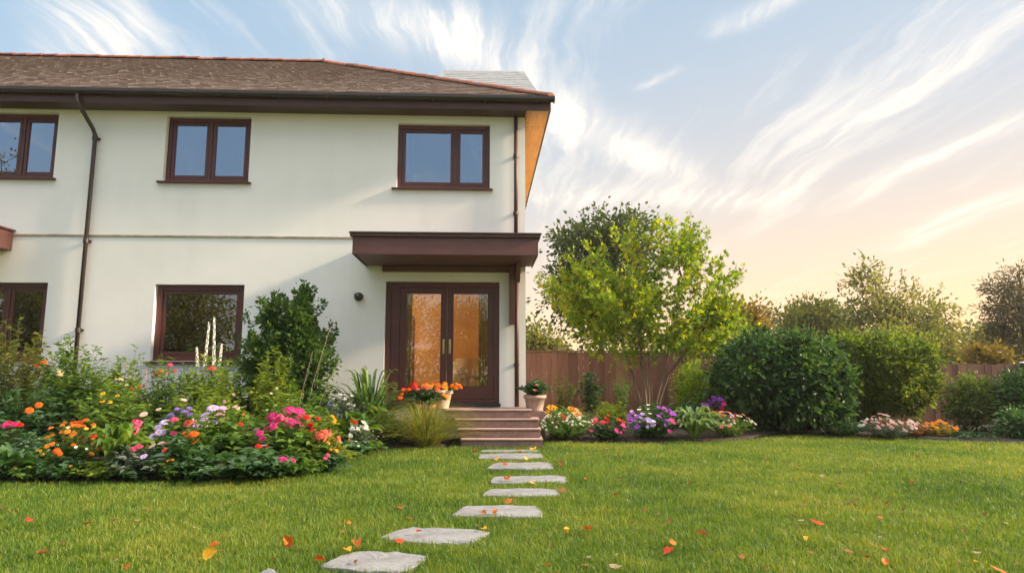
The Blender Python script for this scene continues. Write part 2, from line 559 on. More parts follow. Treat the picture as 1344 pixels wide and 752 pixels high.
# ------------------------------------------------------------------ leaves
TEMPL = {
    'rhomb': (np.array([[0, 0, 0], [.45, .5, .10], [1, 0, -.06], [.45, -.5, .10]]), [np.array([[0, 1, 2], [0, 2, 3]][0:1]), np.array([[0, 2, 3]])]),
    'oval': (np.array([[0, 0, 0], [.3, .46, .10], [.3, 0, .0], [.3, -.46, .10], [.68, .38, .04], [.68, 0, -.05], [.68, -.38, .04], [1, 0, -.16]]),
             [np.array([[0, 2, 1], [0, 3, 2], [4, 5, 7], [5, 6, 7]]), np.array([[1, 2, 5, 4], [2, 3, 6, 5]])]),
    'lobed': (np.array([[0, 0, 0], [.18, .34, .05], [.55, .52, .09], [.48, .2, .02], [1, 0, -.14], [.48, -.2, .02], [.55, -.52, .09], [.18, -.34, .05]]),
              [np.array([[0, 3, 1], [1, 3, 2], [0, 5, 3], [3, 5, 4], [0, 7, 5], [7, 6, 5]])]),
}
TEMPL['rhomb'] = (TEMPL['rhomb'][0], [np.array([[0, 1, 2], [0, 2, 3]])])

def leaf_arrays(P, D, N, ln, wd, tm, tint):
    T, fl = TEMPL[tm]
    D = nrmz(D)
    S = nrmz(np.cross(N, D))
    U = np.cross(D, S)
    n, k = len(P), len(T)
    ln = np.broadcast_to(np.asarray(ln, float), (n,)); wd = np.broadcast_to(np.asarray(wd, float), (n,))
    V = (P[:, None, :] + D[:, None, :] * (T[None, :, 0:1] * ln[:, None, None]) + S[:, None, :] * (T[None, :, 1:2] * wd[:, None, None])
         + U[:, None, :] * (T[None, :, 2:3] * ln[:, None, None]))
    ofs = (np.arange(n) * k)
    fs = [(f[None] + ofs[:, None, None]).reshape(-1, f.shape[1]) for f in fl]
    return V.reshape(-1, 3), fs, np.repeat(tint, k)

def leaf_obj(name, P, D, N, ln, wd, tm, tint, mat, parent, loc=None):
    V, fs, t = leaf_arrays(P, D, N, ln, wd, tm, np.clip(tint, 0, 1))
    return link(name, np_mesh(name, V, fs, mat, t), parent, loc)

def lumps(rng, k=7):
    q = nrmz(rng.normal(size=(k, 3))); a = rng.uniform(.5, 1, k); f = rng.uniform(2, 5.5, k); ph = rng.uniform(0, 6.28, k)
    return lambda d: sum(a[i] * np.sin(f[i] * (d @ q[i]) * 2 + ph[i]) for i in range(k)) / k

def branch_tree(rng, nodes, tips, bias=.5, curve=.25, lift=.1):
    """joins every tip to the nearest point of the growing skeleton; returns node arrays"""
    pos = [np.array(p, float) for p in nodes]
    par = [i - 1 for i in range(len(nodes))]
    dist = [0.0]
    for i in range(1, len(nodes)): dist.append(dist[-1] + np.linalg.norm(pos[i] - pos[i - 1]))
    return pos, par, dist

def grow(rng, stems, tips, bias=.45, lift=.12):
    pos, par, dist = [], [], []
    for st in stems:
        for i, p in enumerate(st):
            pos.append(np.array(p, float))
            par.append(len(pos) - 2 if i else -1)
            dist.append(0 if i == 0 else dist[-1] + np.linalg.norm(pos[-1] - pos[-2]))
    tips = np.asarray(tips)
    cent = np.mean([st[-1] for st in stems], axis=0)
    order = np.argsort(np.linalg.norm(tips - cent, axis=1))
    ends = np.zeros(len(tips), int)
    A = np.zeros((len(pos) + 3 * len(tips), 3)); Dd = np.zeros(len(A)); n = len(pos)
    A[:n] = pos; Dd[:n] = dist
    for ti in order:
        t = tips[ti]
        vec = t - A[:n]
        L_ = np.linalg.norm(vec, axis=1)
        steep = np.where(vec[:, 2] < 0, .6 * -vec[:, 2], 0)
        k = int(np.argmin(L_ + bias * Dd[:n] + steep))
        a = A[k].copy()
        m = a + (t - a) * .5 + np.array([0, 0, lift * L_[k]]) + rng.normal(size=3) * .07 * L_[k]
        for q in (m, t):
            par.append(k)
            A[n] = q
            Dd[n] = Dd[k] + np.linalg.norm(q - A[k])
            k = n
            n += 1
        ends[ti] = k
    return A[:n], np.array(par), ends

def skeleton_mesh(name, A, par, mat, parent, r_tip=.004, r_max=.1, power=.5, sides=5, loc=None):
    n = len(A)
    w = np.zeros(n)
    child = [[] for _ in range(n)]
    for i in range(n):
        if par[i] >= 0: child[par[i]].append(i)
    for i in range(n - 1, -1, -1):
        if not child[i]: w[i] = 1
        if par[i] >= 0: w[par[i]] += w[i]
    r = np.minimum(r_tip * w ** power, r_max)
    mb = MB()
    for i in range(n):
        if par[i] >= 0:
            p = par[i]
            rp = min(r[p], r[i] * 1.5)
            mb.tube([A[p], A[i]], [rp, r[i]], sides, caps=False)
    return mb.build(name, mat, parent, smooth=True, loc=loc)

def twig_leaves(rng, A, par, ends, per, spread, ln, wd, up=.5, along=1.0, size_var=.3, tint_mu=.45, tint_sd=.22, droop=.2, dirs=None):
    """leaf positions spread about the last stretch of every twig"""
    e = np.repeat(ends, per)
    b = A[e]; a = A[np.maximum(par[e], 0)]
    t = rng.uniform(0, 1.05, len(e))[:, None] ** .8
    P = a + (b - a) * (1 - along + along * t)
    out = rng.normal(size=P.shape)
    P = P + out * spread * rng.uniform(.3, 1, (len(P), 1))
    D = nrmz(out) + nrmz(b - a) * .6 + np.array([0, 0, -droop])
    N = rng.normal(size=P.shape) * .6 + np.array([0, 0, up])
    clump = rng.normal(size=len(ends)) * tint_sd * .8
    tint = tint_mu + np.repeat(clump, per) + rng.normal(size=len(P)) * tint_sd * .7
    s = 1 + rng.normal(size=len(P)) * size_var
    s = np.clip(s, .45, 1.8)
    return P, D, N, ln * s, wd * s, tint
# ------------------------------------------------------------------ ground
def lawn_mat():
    m, g, b = new_mat("lawn_turf")
    co = obj_co(g)
    n = g.noise(co, 1.1, 6, .6)
    f = g.noise(co, 38, 5, .7)
    t = g.math('ADD', g.math('MULTIPLY', n, .5), g.math('MULTIPLY', f, .5))
    g.l.new(g.ramp(t, [(.3, (.05, .07, .012)), (.5, (.085, .11, .018)), (.7, (.13, .15, .026))]), b.inputs['Base Color'])
    b.inputs['Roughness'].default_value = .9
    bump(g, b, f, .8, .03)
    return m

def sheet(name, pts, z, mat, kind='structure'):
    mb = MB()
    mb.add([(x, y, z) for x, y in pts], [tuple(range(len(pts)))])
    return tag(mb.build(name, mat), kind=kind)

def ground_sheet():
    mb = MB()
    mb.quad((-900, -900, 0), (900, -900, 0), (900, 900, 0), (-900, 900, 0))
    return tag(mb.build('lawn', lawn_mat()), kind='structure')
ground_sheet()

def mulch(name, outline, seed, top=.05):
    """a slightly mounded bed of dark bark mulch with chips on it"""
    rng = NPR(seed)
    o = np.array(outline, float)
    c = o.mean(0)
    rings = [1.0, .985, .93, .6, .25]
    zs = [.002, .03, top, top + .02, top + .03]
    V, F = [], []
    n = len(o)
    for r_, z in zip(rings, zs):
        q = c + (o - c) * r_
        V += [(x, y, z + rng.normal() * .006 * (r_ < .99)) for x, y in q]
    for i in range(len(rings) - 1):
        for k in range(n):
            F.append((i * n + k, i * n + (k + 1) % n, (i + 1) * n + (k + 1) % n, (i + 1) * n + k))
    F.append(tuple((len(rings) - 1) * n + k for k in range(n)))
    mb = MB()
    mb.add(V, F)
    return tag(mb.build(name, M['soil'], smooth=True), kind='structure')

BED_LEFT = [(-11, 6.95), (-7.5, 6.95), (-5.2, 6.97), (-3.9, 6.98), (-2.9, 7.05), (-2.45, 7.5), (-2.25, 8.4), (-2.1, 9.3), (-1.75, 10.0), (-1.0, 10.25), (-1.0, 11.7), (-4, 11.5), (-8, 11.3), (-11, 11.2)]
BED_RIGHT = [(.56, 11.0), (1.0, 10.84), (2.0, 10.82), (3.2, 10.95), (4.1, 11.35), (4.5, 11.9), (5.4, 12.25), (6.6, 11.55), (7.6, 10.9), (9.5, 10.35), (13, 10.3), (13, 14.5), (5.4, 15.2), (4.4, 17.3), (.6, 17.3)]

# ------------------------------------------------------------------ house
TH = R(2.5)
HOUSE_P0 = Vector((0.25, 11.85, 0))
house = empty('house', HOUSE_P0, TH)
tag(house, 'two storey cream rendered house with brown framed windows and tiled hip roof', 'house')
def hw(s, n, z):
    """house coordinates (along the front, out from it, up) to world"""
    return HOUSE_P0 + Matrix.Rotation(TH, 3, 'Z') @ Vector((s, -n, z))

WX0, WTOP, DEPTH = -15.0, 6.06, 7.3
REVEAL = .11
holes = [(-9.98, -8.65, 4.68, 5.92), (-6.69, -5.14, 4.65, 5.90), (-2.41, -.67, 4.58, 5.83),
         (-6.68, -5.10, 1.36, 2.73), (-9.95, -8.56, 1.40, 2.75), (-2.56, -.48, .58, 2.81),
         (-13.6, -12.2, 4.68, 5.92), (-13.6, -12.2, 1.4, 2.75)]

def front_wall():
    mb = MB()
    xs = sorted({WX0, 0.0} | {h[0] for h in holes} | {h[1] for h in holes})
    zs = sorted({0.0, WTOP} | {h[2] for h in holes} | {h[3] for h in holes})
    for i in range(len(xs) - 1):
        for j in range(len(zs) - 1):
            cx, cz = (xs[i] + xs[i + 1]) / 2, (zs[j] + zs[j + 1]) / 2
            if any(h[0] < cx < h[1] and h[2] < cz < h[3] for h in holes): continue
            mb.quad((xs[i], 0, zs[j]), (xs[i + 1], 0, zs[j]), (xs[i + 1], 0, zs[j + 1]), (xs[i], 0, zs[j + 1]))
    for x0, x1, z0, z1 in holes:
        d = .24
        mb.quad((x0, 0, z0), (x0, d, z0), (x0, d, z1), (x0, 0, z1))
        mb.quad((x1, 0, z0), (x1, 0, z1), (x1, d, z1), (x1, d, z0))
        mb.quad((x0, 0, z1), (x0, d, z1), (x1, d, z1), (x1, 0, z1))
        mb.quad((x0, 0, z0), (x1, 0, z0), (x1, d, z0), (x0, d, z0))
    mb.quad((0, 0, 0), (0, DEPTH, 0), (0, DEPTH, WTOP), (0, 0, WTOP))
    mb.quad((WX0, 0, 0), (WX0, 0, WTOP), (WX0, DEPTH, WTOP), (WX0, DEPTH, 0))
    mb.quad((0, DEPTH, 0), (WX0, DEPTH, 0), (WX0, DEPTH, WTOP), (0, DEPTH, WTOP))
    me = bpy.data.meshes.new('wall')
    me.from_pydata(mb.v, [], mb.f)
    me.materials.append(M['wall'])
    me.materials.append(M['room_dark'])
    return link('wall', me, house)
front_wall()

# inside: the room behind the door, the dim rooms behind the other windows
mb = MB()
rx0, rx1, ry1, rz0, rz1 = -4.6, -.26, 4.4, .58, 3.1
mb.quad((rx0, ry1, rz0), (rx1, ry1, rz0), (rx1, ry1, rz1), (rx0, ry1, rz1))
mb.quad((rx0, .25, rz0), (rx0, ry1, rz0), (rx0, ry1, rz1), (rx0, .25, rz1))
mb.quad((rx1, .25, rz0), (rx1, ry1, rz0), (rx1, ry1, rz1), (rx1, .25, rz1))
mb.quad((rx0, .25, rz1), (rx1, .25, rz1), (rx1, ry1, rz1), (rx0, ry1, rz1))
mb.quad((rx0, .25, rz0 - .0), (rx0, .25, rz1), (-2.62, .25, rz1), (-2.62, .25, rz0))
mb.quad((-2.62, .25, 2.83), (-2.62, .25, rz1), (rx1, .25, rz1), (rx1, .25, 2.83))
mb.build('room_wall', M['room'], house)
mb = MB(); mb.quad((rx0, .24, rz0 + .004), (rx1, .24, rz0 + .004), (rx1, ry1, rz0 + .004), (rx0, ry1, rz0 + .004))
mb.build('room_floor', M['floor'], house)
mb = MB()   # chair rail, skirting and a doorway on the back wall
mb.box(-3.4, -2.5, ry1 - .05, ry1 - .003, rz0 + .005, 2.55)
mb.box(rx0 + .01, rx1 - .01, ry1 - .04, ry1 - .006, rz0 + .006, .72)
mb.build('inner_doorway', M['mahogany'], house, .004)
for (a, b, z0, z1) in ((-14.9, -4.75, .3, 3.2), (-14.9, -.1, 3.45, 6.0)):
    mb = MB()
    mb.quad((a, 3.6, z0), (b, 3.6, z0), (b, 3.6, z1), (a, 3.6, z1))
    mb.quad((a, .26, z0), (b, .26, z0), (b, 3.6, z0), (a, 3.6, z0))
    mb.quad((a, .26, z1), (b, .26, z1), (b, 3.6, z1), (a, 3.6, z1))
    mb.quad((a, .26, z0), (a, 3.6, z0), (a, 3.6, z1), (a, .26, z1))
    mb.quad((b, .26, z0), (b, 3.6, z0), (b, 3.6, z1), (b, .26, z1))
    mb.build('room_wall', M['room_dark'], house)

def frame_ring(mb, x0, x1, z0, z1, w, y0, y1):
    mb.box(x0, x0 + w, y0, y1, z0, z1)
    mb.box(x1 - w, x1, y0, y1, z0, z1)
    mb.box(x0 + w, x1 - w, y0, y1, z1 - w, z1)
    mb.box(x0 + w, x1 - w, y0, y1, z0, z0 + w)

def window(x0, x1, z0, z1, splits, glass, label=None, sill=True, fw=.075):
    mb = MB()
    x0 += .003; x1 -= .003; z0 += .003; z1 -= .003
    frame_ring(mb, x0, x1, z0, z1, fw, REVEAL - .02, REVEAL + .07)
    cuts = [x0 + fw] + [x0 + (x1 - x0) * s for s in splits] + [x1 - fw]
    for c in cuts[1:-1]:
        mb.box(c - .03, c + .03, REVEAL - .015, REVEAL + .068, z0 + fw, z1 - fw)
    w = mb.build('window', M['mahogany'], house, .006)
    for i in range(len(cuts) - 1):
        a = cuts[i] + (.03 if i else 0) + .002
        b = cuts[i + 1] - (.03 if i < len(cuts) - 2 else 0) - .002
        sb = MB()
        frame_ring(sb, a, b, z0 + fw + .002, z1 - fw - .002, .062, REVEAL - .004, REVEAL + .05)
        sb.build('sash', M['mahogany'], w, .007)
        gb = MB()
        gb.box(a + .055, b - .055, REVEAL + .018, REVEAL + .024, z0 + fw + .055, z1 - fw - .055)
        gb.build('pane', glass, w)
        if splits:
            hb = MB()
            hx = b - .04 if i == 0 else a + .04
            hb.box(hx - .012, hx + .012, REVEAL - .022, REVEAL - .004, z0 + .35, z0 + .47)
    if sill:
        sb = MB()
        sb.hexa([(x0 - .09, -.07, z0 - .05), (x1 + .06, -.07, z0 - .05), (x1 + .06, REVEAL, z0 - .042), (x0 - .09, REVEAL, z0 - .042)],
                [(x0 - .09, -.07, z0 - .018), (x1 + .06, -.07, z0 - .018), (x1 + .06, REVEAL, z0 + .004), (x0 - .09, REVEAL, z0 + .004)])
        sb.build('sill', M['mahogany'], w, .006)
    return w
window(*holes[0], [.5], M['glass'])
window(*holes[1], [.51], M['glass'])
window(*holes[2], [.625], M['glass'])
window(*holes[3], [], M['glass_low'], fw=.10)
window(*holes[4], [.48], M['glass_low'])
window(*holes[6], [.5], M['glass'])
window(*holes[7], [.5], M['glass_low'])

# double door
dx0, dx1, dz0, dz1 = -2.56, -.48, .58, 2.81
mb = MB()
frame_ring(mb, dx0 + .003, dx1 - .003, dz0, dz1 - .003, .095, .06, .17)
mb.box(dx0 + .098, dx0 + .26, .075, .15, dz0 + .095, dz1 - .098)
mb.build('door_frame', M['mahogany'], house, .007)
mb = MB(); mb.box(dx0 - .01, dx1 + .02, -.06, .058, dz0 - .035, dz0 + .03)
mb.build('threshold', M['black'], house, .006)
def door(a, b, hx):
    mb = MB()
    frame_ring(mb, a, b, dz0 + .097, dz1 - .10, .115, .085, .14)
    mb.box(a + .115, b - .115, .086, .139, dz0 + .20, dz0 + .33)
    d = mb.build('door', M['mahogany'], house, .008)
    gb = MB(); gb.box(a + .11, b - .11, .108, .114, dz0 + .325, dz1 - .21)
    gb.build('pane', M['glass_door'], d)
    hb = MB()
    hb.box(hx - .02, hx + .02, .068, .084, 1.50, 1.76)
    hb.tube([(hx, .07, 1.71), (hx, .02, 1.715), (hx, .005, 1.69), (hx, .005, 1.57), (hx, .02, 1.54), (hx, .07, 1.545)], .011, 8)
    hb.lathe([(0, .0), (.012, 0), (.012, .01), (0, .01)], 10, (hx, .062, 1.62))
    hb.build('handle', M['brass'], d, .002)
dm = -1.44
door(dx0 + .262, dm - .002, dm - .058)
door(dm + .002, dx1 - .098, dm + .058)

# string course along the floor line, broken at the downpipe
mb = MB()
mb.box(WX0, -3.0, -.022, -.001, 3.595, 3.63)
mb.build('string_course', simple_mat("weathered_bead", (.42, .34, .26), .85, .25, 5, .2), house, .006)

# ------------------------------------------------------------------ roof
EX1, EY, EZ = .47, -.42, 6.21
RY, RZ, HX = 3.62, 8.80, -4.75
RXL = -16.0
BY = 2 * RY - EY
roof = MB()
roof.add([(RXL, EY, EZ - .03), (EX1, EY, EZ - .03), (HX, RY, RZ - .03), (RXL, RY, RZ - .03)], [(0, 1, 2, 3)])
roof.add([(EX1, EY, EZ - .03), (EX1, BY, EZ - .03), (HX, RY, RZ - .03)], [(0, 1, 2)])
roof.add([(EX1, BY, EZ - .03), (RXL, BY, EZ - .03), (RXL, RY, RZ - .03), (HX, RY, RZ - .03)], [(0, 1, 2, 3)])
roof.add([(RXL, EY, EZ - .03), (RXL, RY, RZ - .03), (RXL, BY, EZ - .03)], [(0, 1, 2)])
roof_o = roof.build('roof', M['black'], house)

def tiles(name, O, U, V, width_lo, lo_fn, hi_fn, rows, tw, mat, parent, seed, thick=.028):
    """courses of overlapping tiles on the plane O + u*U + v*V (v in 0..1)"""
    rng = NPR(seed)
    O, U, V = Vector(O), Vector(U).normalized(), Vector(V)
    Nn = U.cross(V).normalized()
    if Nn.z < 0: Nn = -Nn
    mb = MB()
    vl = 1.0 / rows
    for r_ in range(rows):
        v0, v1 = r_ * vl, min(1.0, (r_ + 1.12) * vl)
        off = (r_ % 2) * tw * .5 + rng.uniform(-.02, .02)
        u = lo_fn(v0) - tw + off
        while u < hi_fn(v0):
            a0, a1 = max(u, lo_fn(v0)), min(u + tw - .004, hi_fn(v0))
            b0, b1 = max(u, lo_fn(v1)), min(u + tw - .004, hi_fn(v1))
            u += tw
            if a1 - a0 < .01: continue
            if b1 < b0: b0 = b1 = max(min((b0 + b1) / 2, hi_fn(v1)), lo_fn(v1))
            dz = rng.uniform(0, .005); dv = rng.uniform(-.012, .012) * vl
            sk = rng.uniform(-.002, .002)
            p = [O + U * a0 + V * (v0 + dv) + Nn * (thick + dz + sk), O + U * a1 + V * (v0 + dv) + Nn * (thick + dz - sk),
                 O + U * b1 + V * v1 + Nn * (.006 + dz * .3), O + U * b0 + V * v1 + Nn * (.006 + dz * .3)]
            q = [O + U * a0 + V * (v0 + dv) - Nn * .01, O + U * a1 + V * (v0 + dv) - Nn * .01]
            t = float(np.clip(rng.normal(.5, .10), 0, 1))
            if rng.random() < .03: t = rng.uniform(.8, 1)
            mb.add(p + q, [(0, 1, 2, 3), (4, 5, 1, 0), (4, 0, 3), (1, 5, 2)], t)
    me = bpy.data.meshes.new(name)
    me.from_pydata([tuple(v) for v in mb.v], [], mb.f)
    me.materials.append(mat)
    at = me.attributes.new('tint', 'FLOAT', 'POINT'); at.data.foreach_set('value', mb.t)
    return link(name, me, parent)
tiles('roof_tiles', (0, EY, EZ), (1, 0, 0), (0, RY - EY, RZ - EZ), 0, lambda v: -13.5, lambda v: EX1 + (HX - EX1) * v, 28, .17, M['tile'], roof_o, 5)
tiles('roof_tiles', (EX1, EY, EZ), (0, 1, 0), (HX - EX1, 0, RZ - EZ), 0, lambda v: (RY - EY) * v, lambda v: (BY - EY) - (BY - RY) * v, 25, .2, M['tile'], roof_o, 6)

def half_round(name, A, B, parent, seed, rad=.10, ln=.34, mat=None):
    rng = NPR(seed)
    A, B = Vector(A), Vector(B)
    d = (B - A); n = int(d.length / ln); d.normalize()
    s = d.cross(Vector((0, 0, 1))).normalized(); up = s.cross(d)
    if up.z < 0: up = -up
    mb = MB()
    for i in range(n + 1):
        p = A + d * (i * ln)
        r0, r1 = rad * rng.uniform(1.0, 1.12), rad * rng.uniform(.84, .95)
        l0 = ln * 1.1
        lift = rng.uniform(-.006, .012)
        vs_ = []
        for (q, rr) in ((p, r0), (p + d * l0, r1)):
            for k in range(9):
                a = math.pi * k / 8
                vs_.append(q + s * (math.cos(a) * rr * 1.1) + up * (math.sin(a) * rr * .85 - .035 + lift))
        fs = [(k, k + 1, 10 + k, 9 + k) for k in range(8)] + [tuple(range(9))]
        mb.add(vs_, fs, float(np.clip(rng.normal(.5, .25), 0, 1)))
    return mb.build(name, mat or M['ridge'], parent)
half_round('hip_tiles', (EX1, EY, EZ + .03), (HX, RY, RZ + .03), roof_o, 3)
half_round('hip_tiles', (EX1, BY, EZ + .03), (HX, RY, RZ + .03), roof_o, 4)
half_round('ridge_tiles', (HX, RY, RZ + .03), (-13.6, RY, RZ + .03), roof_o, 8, mat=M['ridge'])

# grey slated roof of the rear wing, showing over the hip
wv = MB()
wx0, wx1, wy0, wy1, wz0, wz1 = -1.8, .55, 2.05, 5.6, 7.22, 8.64
wv.add([(wx0, wy0, wz0), (wx1, wy0, wz0), (.2, 3.55, wz1), (wx0, 3.55, wz1), (wx1, wy1, wz0), (wx0, wy1, wz0)],
       [(0, 1, 2, 3), (1, 4, 2), (4, 5, 3, 2), (5, 0, 3)])
rw = wv.build('rear_roof', M['slate'], house)
tiles('roof_tiles', (0, wy0, wz0), (1, 0, 0), (0, 3.55 - wy0, wz1 - wz0), 0, lambda v: wx0, lambda v: wx1 + (.2 - wx1) * v, 16, .2, M['slate'], rw, 9, .009)
mb = MB()
mb.box(wx0 + .12, 0.0, wy0 + .2, wy1 - .3, 5.9, wz0 - .003)
mb.build('rear_wall', M['wall'], house)

# eaves
mb = MB()
mb.box(RXL, EX1 - .015, EY + .03, EY + .06, 5.965, 6.17)          # front fascia
mb.box(EX1 - .045, EX1 - .015, EY + .062, BY - .1, 5.965, 6.17)     # side fascia
mb.build('fascia', M['fascia'], house, .006)
mb = MB()
mb.box(RXL, -.003, EY + .062, -.003, 5.985, 6.005)
mb.build('soffit', M['fascia'], house)
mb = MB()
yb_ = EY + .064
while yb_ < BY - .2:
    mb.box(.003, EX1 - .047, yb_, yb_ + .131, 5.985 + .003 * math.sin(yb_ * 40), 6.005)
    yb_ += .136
mb.build('side_soffit', M['soffit_sunlit'], house)
mb = MB()   # half round gutter
def gutter(a, b, axis):
    prof = [(math.cos(math.pi + math.pi * k / 10) * .062, math.sin(math.pi + math.pi * k / 10) * .062) for k in range(11)]
    prof2 = [(math.cos(2 * math.pi - math.pi * k / 10) * .054, math.sin(2 * math.pi - math.pi * k / 10) * .054) for k in range(11)]
    ring = prof + [(.068, .004), (.054, .004)] + prof2[1:-1] + [(-.054, .004)]
    def at(e, q):
        return (e, EY - .035 + q[0], 6.165 + q[1]) if axis == 'x' else (EX1 + .045 + q[0], e, 6.165 + q[1])
    mb.hexa([at(a, q) for q in ring], [at(b, q) for q in ring])
gutter(RXL, EX1 + .04, 'x')
mb.box(RXL, EX1 + .05, EY - .103, EY - .09, 6.145, 6.20)
mb.box(EX1 + .03, EX1 + .05, EY - .09, EY + .02, 6.10, 6.20)
mb.build('gutter', M['gutter'], house)
for k in range(11):
    x = -9.4 + k * .96
    mb = MB(); mb.box(x - .014, x + .014, EY - .11, EY + .028, 6.095, 6.104)
    mb.build('gutter_bracket', M['gutter'], house)

# downpipes
mb = MB()
xl = -7.92
mb.tube([(xl - .14, EY - .04, 6.13), (xl - .14, EY - .04, 5.98), (xl - .10, EY + .03, 5.86), (xl - .02, -.13, 5.58), (xl, -.075, 5.47), (xl, -.075, 5.3), (xl, -.075, .1)], .036, 12)
dp = mb.build('downpipe', M['gutter'], house, smooth=True)
for z in (5.42, 3.5, 1.9):
    mb = MB()
    mb.lathe([(.036, -.04), (.047, -.04), (.047, .04), (.036, .04)], 16, (xl, -.075, z))
    mb.box(xl - .06, xl + .06, -.04, -.003, z - .02, z + .02)
    mb.build('pipe_clip', M['gutter'], dp)
mb = MB()
xr = -.18
mb.tube([(xr, -.06, 5.99), (xr, -.06, 3.47)], .036, 12)
dp = mb.build('downpipe', M['fascia'], house, smooth=True)
for z in (5.2, 4.1):
    mb = MB()
    mb.lathe([(.036, -.035), (.046, -.035), (.046, .035), (.036, .035)], 16, (xr, -.06, z))
    mb.box(xr - .05, xr + .05, -.03, -.003, z - .02, z + .02)
    mb.build('pipe_clip', M['fascia'], dp)
mb = MB()
mb.tube([(xr + .012, -.06, 3.09), (xr + .012, -.06, .55)], .04, 12)
dp = mb.build('downpipe', M['fascia'], house, smooth=True)
mb = MB()
for z in (1.3,):
    mb.box(xr - .04, xr + .06, -.02, -.003, z - .02, z + .02)
mb.build('pipe_clip', M['fascia'], dp)

# porch canopy
cx0, cx1, cn, cz0, cz1 = -2.93, .13, 1.30, 3.07, 3.42
mb = MB()
mb.box(cx0 + .03, cx1 - .03, -cn + .03, -.002, cz0 + .05, cz1 - .02)
can = mb.build('porch_canopy', M['canopy'], house, .008)
mb = MB()
mb.box(cx0 + .02, cx1 - .02, -cn, -cn + .028, cz0, cz1 - .06)
mb.box(cx0, cx0 + .028, -cn + .03, -.004, cz0, cz1 - .06)
mb.box(cx1 - .028, cx1, -cn + .03, -.004, cz0, cz1 - .06)
mb.build('fascia_board', M['canopy'], can, .007)
mb = MB()
mb.box(cx0 - .035, cx1 + .035, -cn - .045, -.003, cz1 - .058, cz1 - .008)
mb.box(cx0 - .05, cx1 + .05, -cn - .06, -.0035, cz1 - .006, cz1 + .022)
mb.build('canopy_roof', M['fascia'], can, .008)
mb = MB()
for k in range(9):
    y = -cn + .07 + k * .135
    mb.box(cx0 + .035, cx1 - .035, y, y + .128, cz0 + .024, cz0 + .044)
mb.build('canopy_soffit', M['canopy'], can, .003)
mb = MB()
mb.box(-2.62, -.1, -.10, -.003, cz0 - .09, cz0 + .02)
mb.build('wall_plate', M['canopy'], can, .008)
mb = MB()   # timber bracket beside the right-hand pipe
mb.hexa([(-.30, -.135, 2.02), (-.20, -.135, 2.02), (-.20, -.004, 2.02), (-.30, -.004, 2.02)],
        [(-.30, -.26, cz0 - .002), (-.20, -.26, cz0 - .002), (-.20, -.004, cz0 - .002), (-.30, -.004, cz0 - .002)])
mb.hexa([(-.20, -.30, cz0 - .30), (-.12, -.30, cz0 - .30), (-.12, -.16, cz0 - .30), (-.20, -.16, cz0 - .30)],
        [(-.20, -.62, cz0 - .002), (-.12, -.62, cz0 - .002), (-.12, -.16, cz0 - .002), (-.20, -.16, cz0 - .002)])
mb.build('bracket', M['canopy'], can, .008)
# the next porch canopy along, at the picture's edge
mb = MB()
mb.box(-11.2, -9.24, -1.27, -.002, 3.32, 3.66)
can2 = mb.build('porch_canopy', M['fascia'], house, .01)
mb = MB(); mb.box(-11.2, -9.20, -1.33, -.003, 3.665, 3.70)
mb.build('canopy_roof', M['fascia'], can2, .008)

# wall lamp beside the canopy
wl = empty('wall_light', hw(-3.04, 0.002, 2.52), TH)
tag(wl, 'small round black wall light on cream render left of the glazed door', 'wall light')
def lathe_y(mb, prof, n=20):
    vs_ = [(r * math.cos(2 * math.pi * k / n), -y, r * math.sin(2 * math.pi * k / n)) for r, y in prof for k in range(n)]
    mb.add(vs_, [(i * n + k, i * n + (k + 1) % n, (i + 1) * n + (k + 1) % n, (i + 1) * n + k) for i in range(len(prof) - 1) for k in range(n)])
mb = MB(); lathe_y(mb, [(.0, 0), (.075, 0), (.08, .02), (.078, .05), (.062, .06), (.055, .06)]); mb.build('base', M['black'], wl, smooth=True)
mb = MB(); lathe_y(mb, [(.056, .055), (.055, .085), (.04, .11), (.018, .122), (0.001, .124)]); mb.build('lens', M['lens'], wl, smooth=True)
mb = MB(); mb.box(-.083, .083, -.10, -.03, .02, .055); mb.build('hood', M['black'], wl, .02)

# steps
st = empty('front_steps', (0, 0, 0))
st.location = (-.3, 11.0, 0)
tag(st, 'four brown concrete steps leading up to the glazed door', 'steps')
spec = [(-.79, .47, 10.22, 0, .135), (-.87, .455, 10.46, .135, .27), (-.93, .44, 10.70, .27, .405), (-1.12, .325, 10.94, .405, .54)]
for i, (a, b, yf, z0, z1) in enumerate(spec):
    mb = MB()
    yb = 11.80
    mb.box(a, b, yf, yb, z0 + (.002 if i else -.02), z1 - .022)
    s_ = mb.build('step', M['step'], st, .012, loc=(.3, -11.0, 0))
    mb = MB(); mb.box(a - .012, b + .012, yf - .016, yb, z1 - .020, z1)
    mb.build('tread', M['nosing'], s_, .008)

# inside the door: a draped armchair and curtains
ch = empty('armchair', hw(-.98, -1.3, .586), TH + R(20))
tag(ch, 'armchair draped in white linen behind the right door pane', 'armchair')
mb = MB(); mb.box(-.36, .36, -.32, .34, .14, .44); mb.build('seat', M['linen'], ch, .06, True)
mb = MB(); mb.hexa([(-.34, .2, .4), (.34, .2, .4), (.34, .38, .4), (-.34, .38, .4)], [(-.3, .3, .86), (.3, .3, .86), (.3, .44, .86), (-.3, .44, .86)]); mb.build('backrest', M['linen'], ch, .06, True)
for sx in (-1, 1):
    mb = MB(); mb.box(sx * .40 - .07, sx * .40 + .07, -.32, .36, .12, .62); mb.build('armrest', M['linen'], ch, .05, True)
for sx in (-1, 1):
    for sy in (-.26, .3):
        mb = MB(); mb.box(sx * .36 - .03, sx * .36 + .03, sy - .03, sy + .03, 0, .14); mb.build('leg', M['mahogany'], ch)
